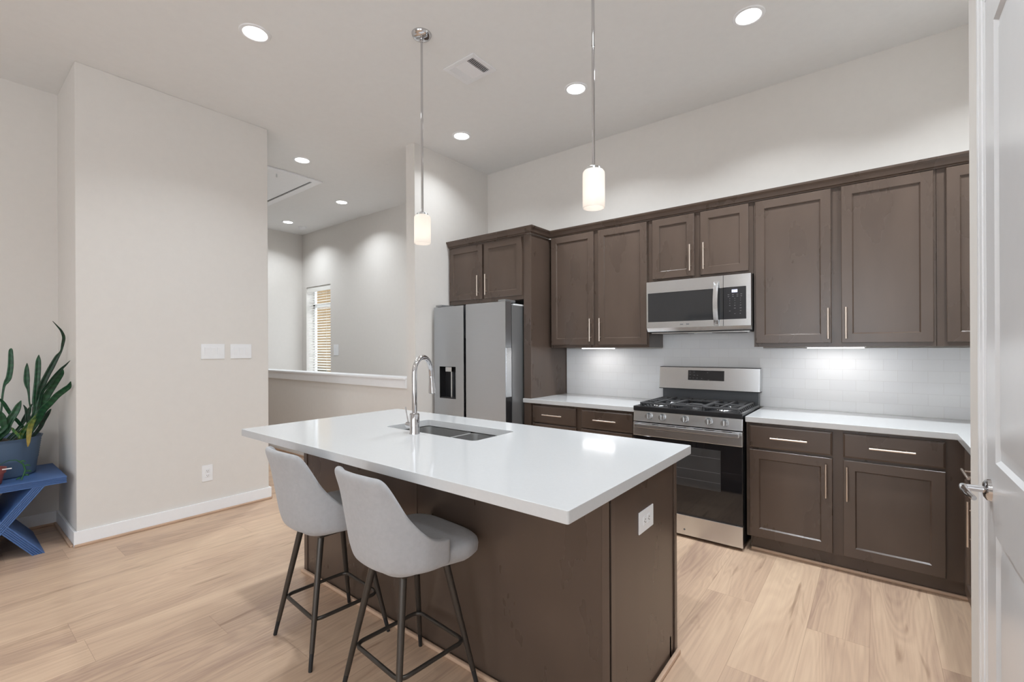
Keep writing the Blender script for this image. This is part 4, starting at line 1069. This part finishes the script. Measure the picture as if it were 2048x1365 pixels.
# ================================================================== bench, pots and plants
BX0, BX1, BYc, BT = -5.055, -4.45, 0.287, 0.500
t = thing('side_table', 'small blue ridged side table with crossed legs under the snake plant', 'side table', (-4.75, BYc, 0))
def ridged(mb, p0, p1, th, x0, x1, nr=5, depth=0.006):
    """slab between 2-D points p0,p1 (y,z) of thickness th, extruded along x; long edges on the x=x1 face carry ridges"""
    a, c = Vector(p0), Vector(p1); d = (c-a).normalized(); n_ = Vector((-d.y, d.x))
    w = th/nr
    for k in range(nr):
        o0 = -th/2+k*w+(0.0028 if k else 0); o1 = -th/2+(k+1)*w-(0.0028 if k < nr-1 else 0)
        poly = [a+n_*o0, c+n_*o0, c+n_*o1, a+n_*o1]
        mb.prism([(p.x, p.y) for p in poly], 'X', x0, x1, 0.002)
    g = th/2-0.003; d = d*0.003; poly = [a+d-n_*g, c-d-n_*g, c-d+n_*g, a+d+n_*g]
    mb.prism([(p.x, p.y) for p in poly], 'X', x0+depth, x1-depth)
    return mb
ridged(MB(), (BYc-0.31, BT-0.0225), (BYc+0.31, BT-0.0225), 0.045, BX0, BX1).build('top', M_BLUE, t, smooth=False)
LT = 0.0495
def xleg(sg):
    mb = MB(); zt = BT-0.045
    hw = 0.0305; off = 0.17
    for k in range(5):
        a0 = -hw+k*2*hw/5+(0.0025 if k else 0); a1 = -hw+(k+1)*2*hw/5-(0.0025 if k < 4 else 0)
        mb.prism([(BYc-sg*off+a0, 0.0), (BYc-sg*off+a1, 0.0), (BYc+sg*off+a1, zt), (BYc+sg*off+a0, zt)], 'X', BX0+(0.0 if sg > 0 else 0.001), BX1-(0 if sg > 0 else 0.001), 0.0015)
    h2 = hw-0.003; mb.prism([(BYc-sg*off-h2, 0.002), (BYc-sg*off+h2, 0.002), (BYc+sg*off+h2, zt-0.001), (BYc+sg*off-h2, zt-0.001)], 'X', BX0+0.006, BX1-0.006)
    return mb
xleg(1).build('crossed_leg', M_BLUE, t, smooth=False); xleg(-1).build('crossed_leg', M_BLUE, t, smooth=False)

PX, PY = -4.835, 0.297
t = thing('snake_plant', 'tall snake plant in a large slate blue pot on the blue side table', 'plant', (PX, PY, BT))
prof = [(0.0, BT), (0.172, BT), (0.185, BT+0.006)]
for k in range(1, 30):
    z = BT+0.006+k*0.0085; r = 0.185+0.030*(k/30)
    prof.append((r+(0.003 if k > 12 and k % 2 else 0), z))
zt = BT+0.268
prof += [(0.221, zt-0.006), (0.224, zt), (0.214, zt), (0.208, zt-0.03), (0.0, zt-0.03)]
MB().lathe(prof, (PX, PY, 0), n=56).build('pot', M_POT, t, angle=60)
MB().lathe([(0.206, zt-0.034), (0.12, zt-0.022), (0.0, zt-0.02)], (PX, PY, 0), n=32).build('soil', M_SOIL, t)
def leaf(pts, m, parent, name='leaf', curl=0.25, face=(0.98, -0.2)):
    """pts: (x,y,z,width) from base to tip; a folded blade with thickness"""
    P = [Vector(p[:3]) for p in pts]; W = [p[3] for p in pts]
    # resample smoothly
    def cr(a, b_, c, d, u): return 0.5*((2*b_)+(c-a)*u+(2*a-5*b_+4*c-d)*u*u+(3*b_-a-3*c+d)*u**3)
    Q = []; WW = []
    n = len(P)
    for i in range(n-1):
        p0, p1, p2, p3 = P[max(i-1, 0)], P[i], P[i+1], P[min(i+2, n-1)]
        w0, w1, w2, w3 = W[max(i-1, 0)], W[i], W[i+1], W[min(i+2, n-1)]
        for k in range(6):
            u = k/6; Q.append(cr(p0, p1, p2, p3, u)); WW.append(max(0.0012, cr(w0, w1, w2, w3, u)))
    Q.append(P[-1]); WW.append(0.001)
    bm = bmesh.new(); rows = []; uvs = {}
    fdir = Vector((face[0], face[1], 0)).normalized()
    acc = 0
    for i, q in enumerate(Q):
        tn = (Q[min(i+1, len(Q)-1)]-Q[max(i-1, 0)]).normalized()
        side = tn.cross(fdir).normalized(); nrm = side.cross(tn).normalized()
        if i: acc += (Q[i]-Q[i-1]).length
        row = []
        for u in (-1, -0.5, 0, 0.5, 1):
            v = bm.verts.new(q+side*(u*WW[i]/2)+nrm*(curl*WW[i]*(abs(u)**1.6-0.5)))
            uvs[v] = ((u+1)/2*0.06, acc); row.append(v)
        rows.append(row)
    uvl = bm.loops.layers.uv.new('UVMap')
    for A, B in zip(rows, rows[1:]):
        for k in range(4):
            f_ = bm.faces.new((A[k], A[k+1], B[k+1], B[k]))
            for l in f_.loops: l[uvl].uv = uvs[l.vert]
    mb = MB(); mb.bm.free(); mb.bm = bm
    o = mb.build(name, m, parent, angle=80)
    s = o.modifiers.new('thick', 'SOLIDIFY'); s.thickness = 0.004; s.offset = 0
    return o
ZS = zt-0.03
LEAVES = [
    ('g', [(-4.865, 0.277, 0.735, 0.00693), (-4.86, 0.313, 0.939, 0.0099), (-4.866, 0.32, 1.039, 0.0094), (-4.871, 0.33, 1.126, 0.0121), (-4.877, 0.343, 1.159, 0.0253), (-4.883, 0.355, 1.192, 0.0287), (-4.889, 0.364, 1.274, 0.0275), (-4.894, 0.365, 1.376, 0.0209), (-4.9, 0.368, 1.398, 0.0022)]),
    ('g', [(-4.855, 0.357, 0.735, 0.00539), (-4.88, 0.454, 0.907, 0.0077), (-4.887, 0.455, 1.011, 0.0072), (-4.893, 0.452, 1.088, 0.0132), (-4.9, 0.446, 1.13, 0.0253), (-4.907, 0.445, 1.172, 0.0309), (-4.913, 0.446, 1.242, 0.022), (-4.92, 0.448, 1.288, 0.0017)]),
    ('g', [(-4.815, 0.397, 0.735, 0.01771), (-4.8, 0.476, 0.925, 0.0253), (-4.807, 0.481, 1.007, 0.0364), (-4.813, 0.486, 1.076, 0.0364), (-4.82, 0.49, 1.159, 0.0309), (-4.827, 0.495, 1.242, 0.0298), (-4.833, 0.498, 1.305, 0.0253), (-4.84, 0.501, 1.349, 0.0017)]),
    ('d', [(-4.855, 0.407, 0.735, 0.01386), (-4.82, 0.489, 0.908, 0.0198), (-4.805, 0.495, 1.013, 0.0331), (-4.79, 0.504, 1.09, 0.0386), (-4.775, 0.517, 1.145, 0.0342), (-4.76, 0.538, 1.208, 0.032), (-4.745, 0.558, 1.263, 0.0309), (-4.73, 0.584, 1.333, 0.0242), (-4.715, 0.603, 1.375, 0.011), (-4.7, 0.611, 1.431, 0.0154), (-4.685, 0.614, 1.476, 0.0165), (-4.67, 0.6, 1.521, 0.0121), (-4.655, 0.578, 1.554, 0.0066), (-4.64, 0.551, 1.591, 0.0011)]),
    ('d', [(-4.835, 0.427, 0.735, 0.01155), (-4.8, 0.492, 0.944, 0.0165), (-4.74, 0.506, 1.072, 0.0165), (-4.68, 0.528, 1.128, 0.0187), (-4.62, 0.556, 1.191, 0.0198), (-4.56, 0.583, 1.246, 0.0154), (-4.5, 0.599, 1.277, 0.0088), (-4.44, 0.613, 1.308, 0.0011)]),
    ('g', [(-4.825, 0.427, 0.735, 0.023169999999999996), (-4.8, 0.502, 0.936, 0.0331), (-4.777, 0.517, 0.999, 0.0386), (-4.753, 0.541, 1.068, 0.0408), (-4.73, 0.569, 1.13, 0.0342), (-4.707, 0.586, 1.172, 0.032), (-4.683, 0.601, 1.214, 0.0275), (-4.66, 0.603, 1.251, 0.0033)]),
    ('g', [(-4.775, 0.417, 0.735, 0.024709999999999996), (-4.72, 0.484, 0.883, 0.0353), (-4.673, 0.503, 0.953, 0.0397), (-4.627, 0.532, 1.002, 0.0375), (-4.58, 0.565, 1.059, 0.0364), (-4.533, 0.598, 1.1, 0.0342), (-4.487, 0.613, 1.125, 0.0287), (-4.44, 0.616, 1.161, 0.0022)]),
    ('d', [(-4.815, 0.452, 0.735, 0.016169999999999997), (-4.84, 0.503, 0.806, 0.0231), (-4.84, 0.523, 0.86, 0.0253), (-4.84, 0.546, 0.91, 0.022), (-4.84, 0.564, 0.944, 0.0044)]),
    ('g', [(-4.785, 0.257, 0.735, 0.023169999999999996), (-4.74, 0.328, 0.815, 0.0331), (-4.736, 0.337, 0.861, 0.0375), (-4.732, 0.352, 0.905, 0.0408), (-4.728, 0.375, 0.956, 0.0375), (-4.724, 0.388, 0.995, 0.0275), (-4.72, 0.4, 1.029, 0.0017)]),
    ('g', [(-4.855, 0.387, 0.735, 0.013090000000000001), (-4.88, 0.439, 0.787, 0.0187), (-4.873, 0.417, 0.829, 0.0187), (-4.867, 0.393, 0.874, 0.0187), (-4.86, 0.364, 0.919, 0.0176), (-4.853, 0.345, 0.963, 0.0198), (-4.847, 0.327, 1.006, 0.0187), (-4.84, 0.308, 1.042, 0.011)]),
    ('g', [(-4.765, 0.207, 0.735, 0.02163), (-4.72, 0.313, 0.839, 0.0309), (-4.713, 0.315, 0.879, 0.0353), (-4.707, 0.311, 0.926, 0.0331), (-4.7, 0.301, 0.967, 0.0055)]),
    ('d', [(-4.885, 0.337, 0.735, 0.01155), (-4.9, 0.409, 0.827, 0.0165), (-4.907, 0.429, 0.88, 0.0165), (-4.913, 0.454, 0.939, 0.0154), (-4.92, 0.475, 0.986, 0.0044)]),
    ('d', [(-4.805, 0.347, 0.735, 0.01848), (-4.8, 0.441, 0.84, 0.0264), (-4.8, 0.44, 0.888, 0.0287), (-4.8, 0.437, 0.933, 0.022), (-4.8, 0.429, 0.965, 0.0121), (-4.8, 0.418, 0.991, 0.0017)]),
    ('d', [(-4.855, 0.427, 0.735, 0.01155), (-4.86, 0.474, 0.843, 0.0165), (-4.86, 0.474, 0.913, 0.0132), (-4.86, 0.475, 0.976, 0.011)]),
    ('y', [(-4.8, 0.4, 0.735, 0.02), (-4.79, 0.415, 0.8, 0.026), (-4.76, 0.488, 0.924, 0.014), (-4.7, 0.455, 0.875, 0.0243), (-4.645, 0.435, 0.83, 0.0271), (-4.612, 0.427, 0.778, 0.0224), (-4.6, 0.424, 0.744, 0.0159), (-4.6, 0.421, 0.715, 0.0028)]),
    ('y', [(-4.86, 0.3, 0.735, 0.015), (-4.76, 0.35, 0.833, 0.0093), (-4.72, 0.367, 0.817, 0.0149), (-4.69, 0.385, 0.789, 0.014), (-4.67, 0.391, 0.768, 0.0037)])]
for kind, pts in LEAVES:
    leaf(pts, {'g': M_LEAF, 'd': M_LEAF2, 'y': M_LEAFY}[kind], t, name='yellowing_leaf' if kind == 'y' else 'leaf')

# little red pot with a trailing sprig
RPX, RPY = -4.545, 0.242
t = thing('small_potted_plant', 'small brick red flowerpot with a trailing green sprig in front of the blue pot', 'plant', (RPX, RPY, BT))
MB().lathe([(0.0, BT), (0.050, BT), (0.054, BT+0.004), (0.066, BT+0.075), (0.074, BT+0.075), (0.077, BT+0.108), (0.070, BT+0.108), (0.064, BT+0.085), (0.0, BT+0.085)], (RPX, RPY, 0), n=36).build('pot', M_TERRA, t, angle=60)
MB().lathe([(0.066, BT+0.086), (0.03, BT+0.092), (0.0, BT+0.093)], (RPX, RPY, 0), n=24).build('soil', M_SOIL, t)
MB().tube([(RPX+0.02, RPY+0.02, BT+0.09), (RPX+0.02, RPY+0.05, BT+0.135), (RPX+0.015, RPY+0.085, BT+0.150), (RPX+0.015, RPY+0.12, BT+0.145), (RPX+0.02, RPY+0.15, BT+0.115), (RPX+0.02, RPY+0.16, BT+0.07), (RPX+0.025, RPY+0.150, BT+0.035), (RPX+0.03, RPY+0.140, BT+0.008)], 0.0025, radii=[0.002, 0.002, 0.0025, 0.003, 0.005, 0.0055, 0.004, 0.003], n=8).build('sprig', M_VINE, t)
for (dy, dz, sy) in ((0.135, 0.132, 1), (0.158, 0.10, 1), (0.163, 0.06, 1), (0.142, 0.02, -1), (0.152, 0.035, 1)):
    leaf([(RPX+0.018, RPY+dy, BT+dz, 0.004), (RPX+0.024, RPY+dy+sy*0.012, BT+dz+0.004, 0.010), (RPX+0.026, RPY+dy+sy*0.026, BT+dz-0.004, 0.002)], M_VINE, t)
MB().box(RPX+0.052, RPX+0.056, RPY+0.045, RPY+0.095, BT+0.099, BT+0.105, mtx=None).build('plant_tag', M_PLASTIC, t, smooth=False)
leaf([(RPX, RPY+0.0, BT+0.09, 0.006), (RPX-0.005, RPY+0.02, BT+0.13, 0.02), (RPX-0.01, RPY+0.025, BT+0.165, 0.004)], M_VINE, t)

for o in bpy.data.objects:
    if '_org' in o.keys(): del o['_org']
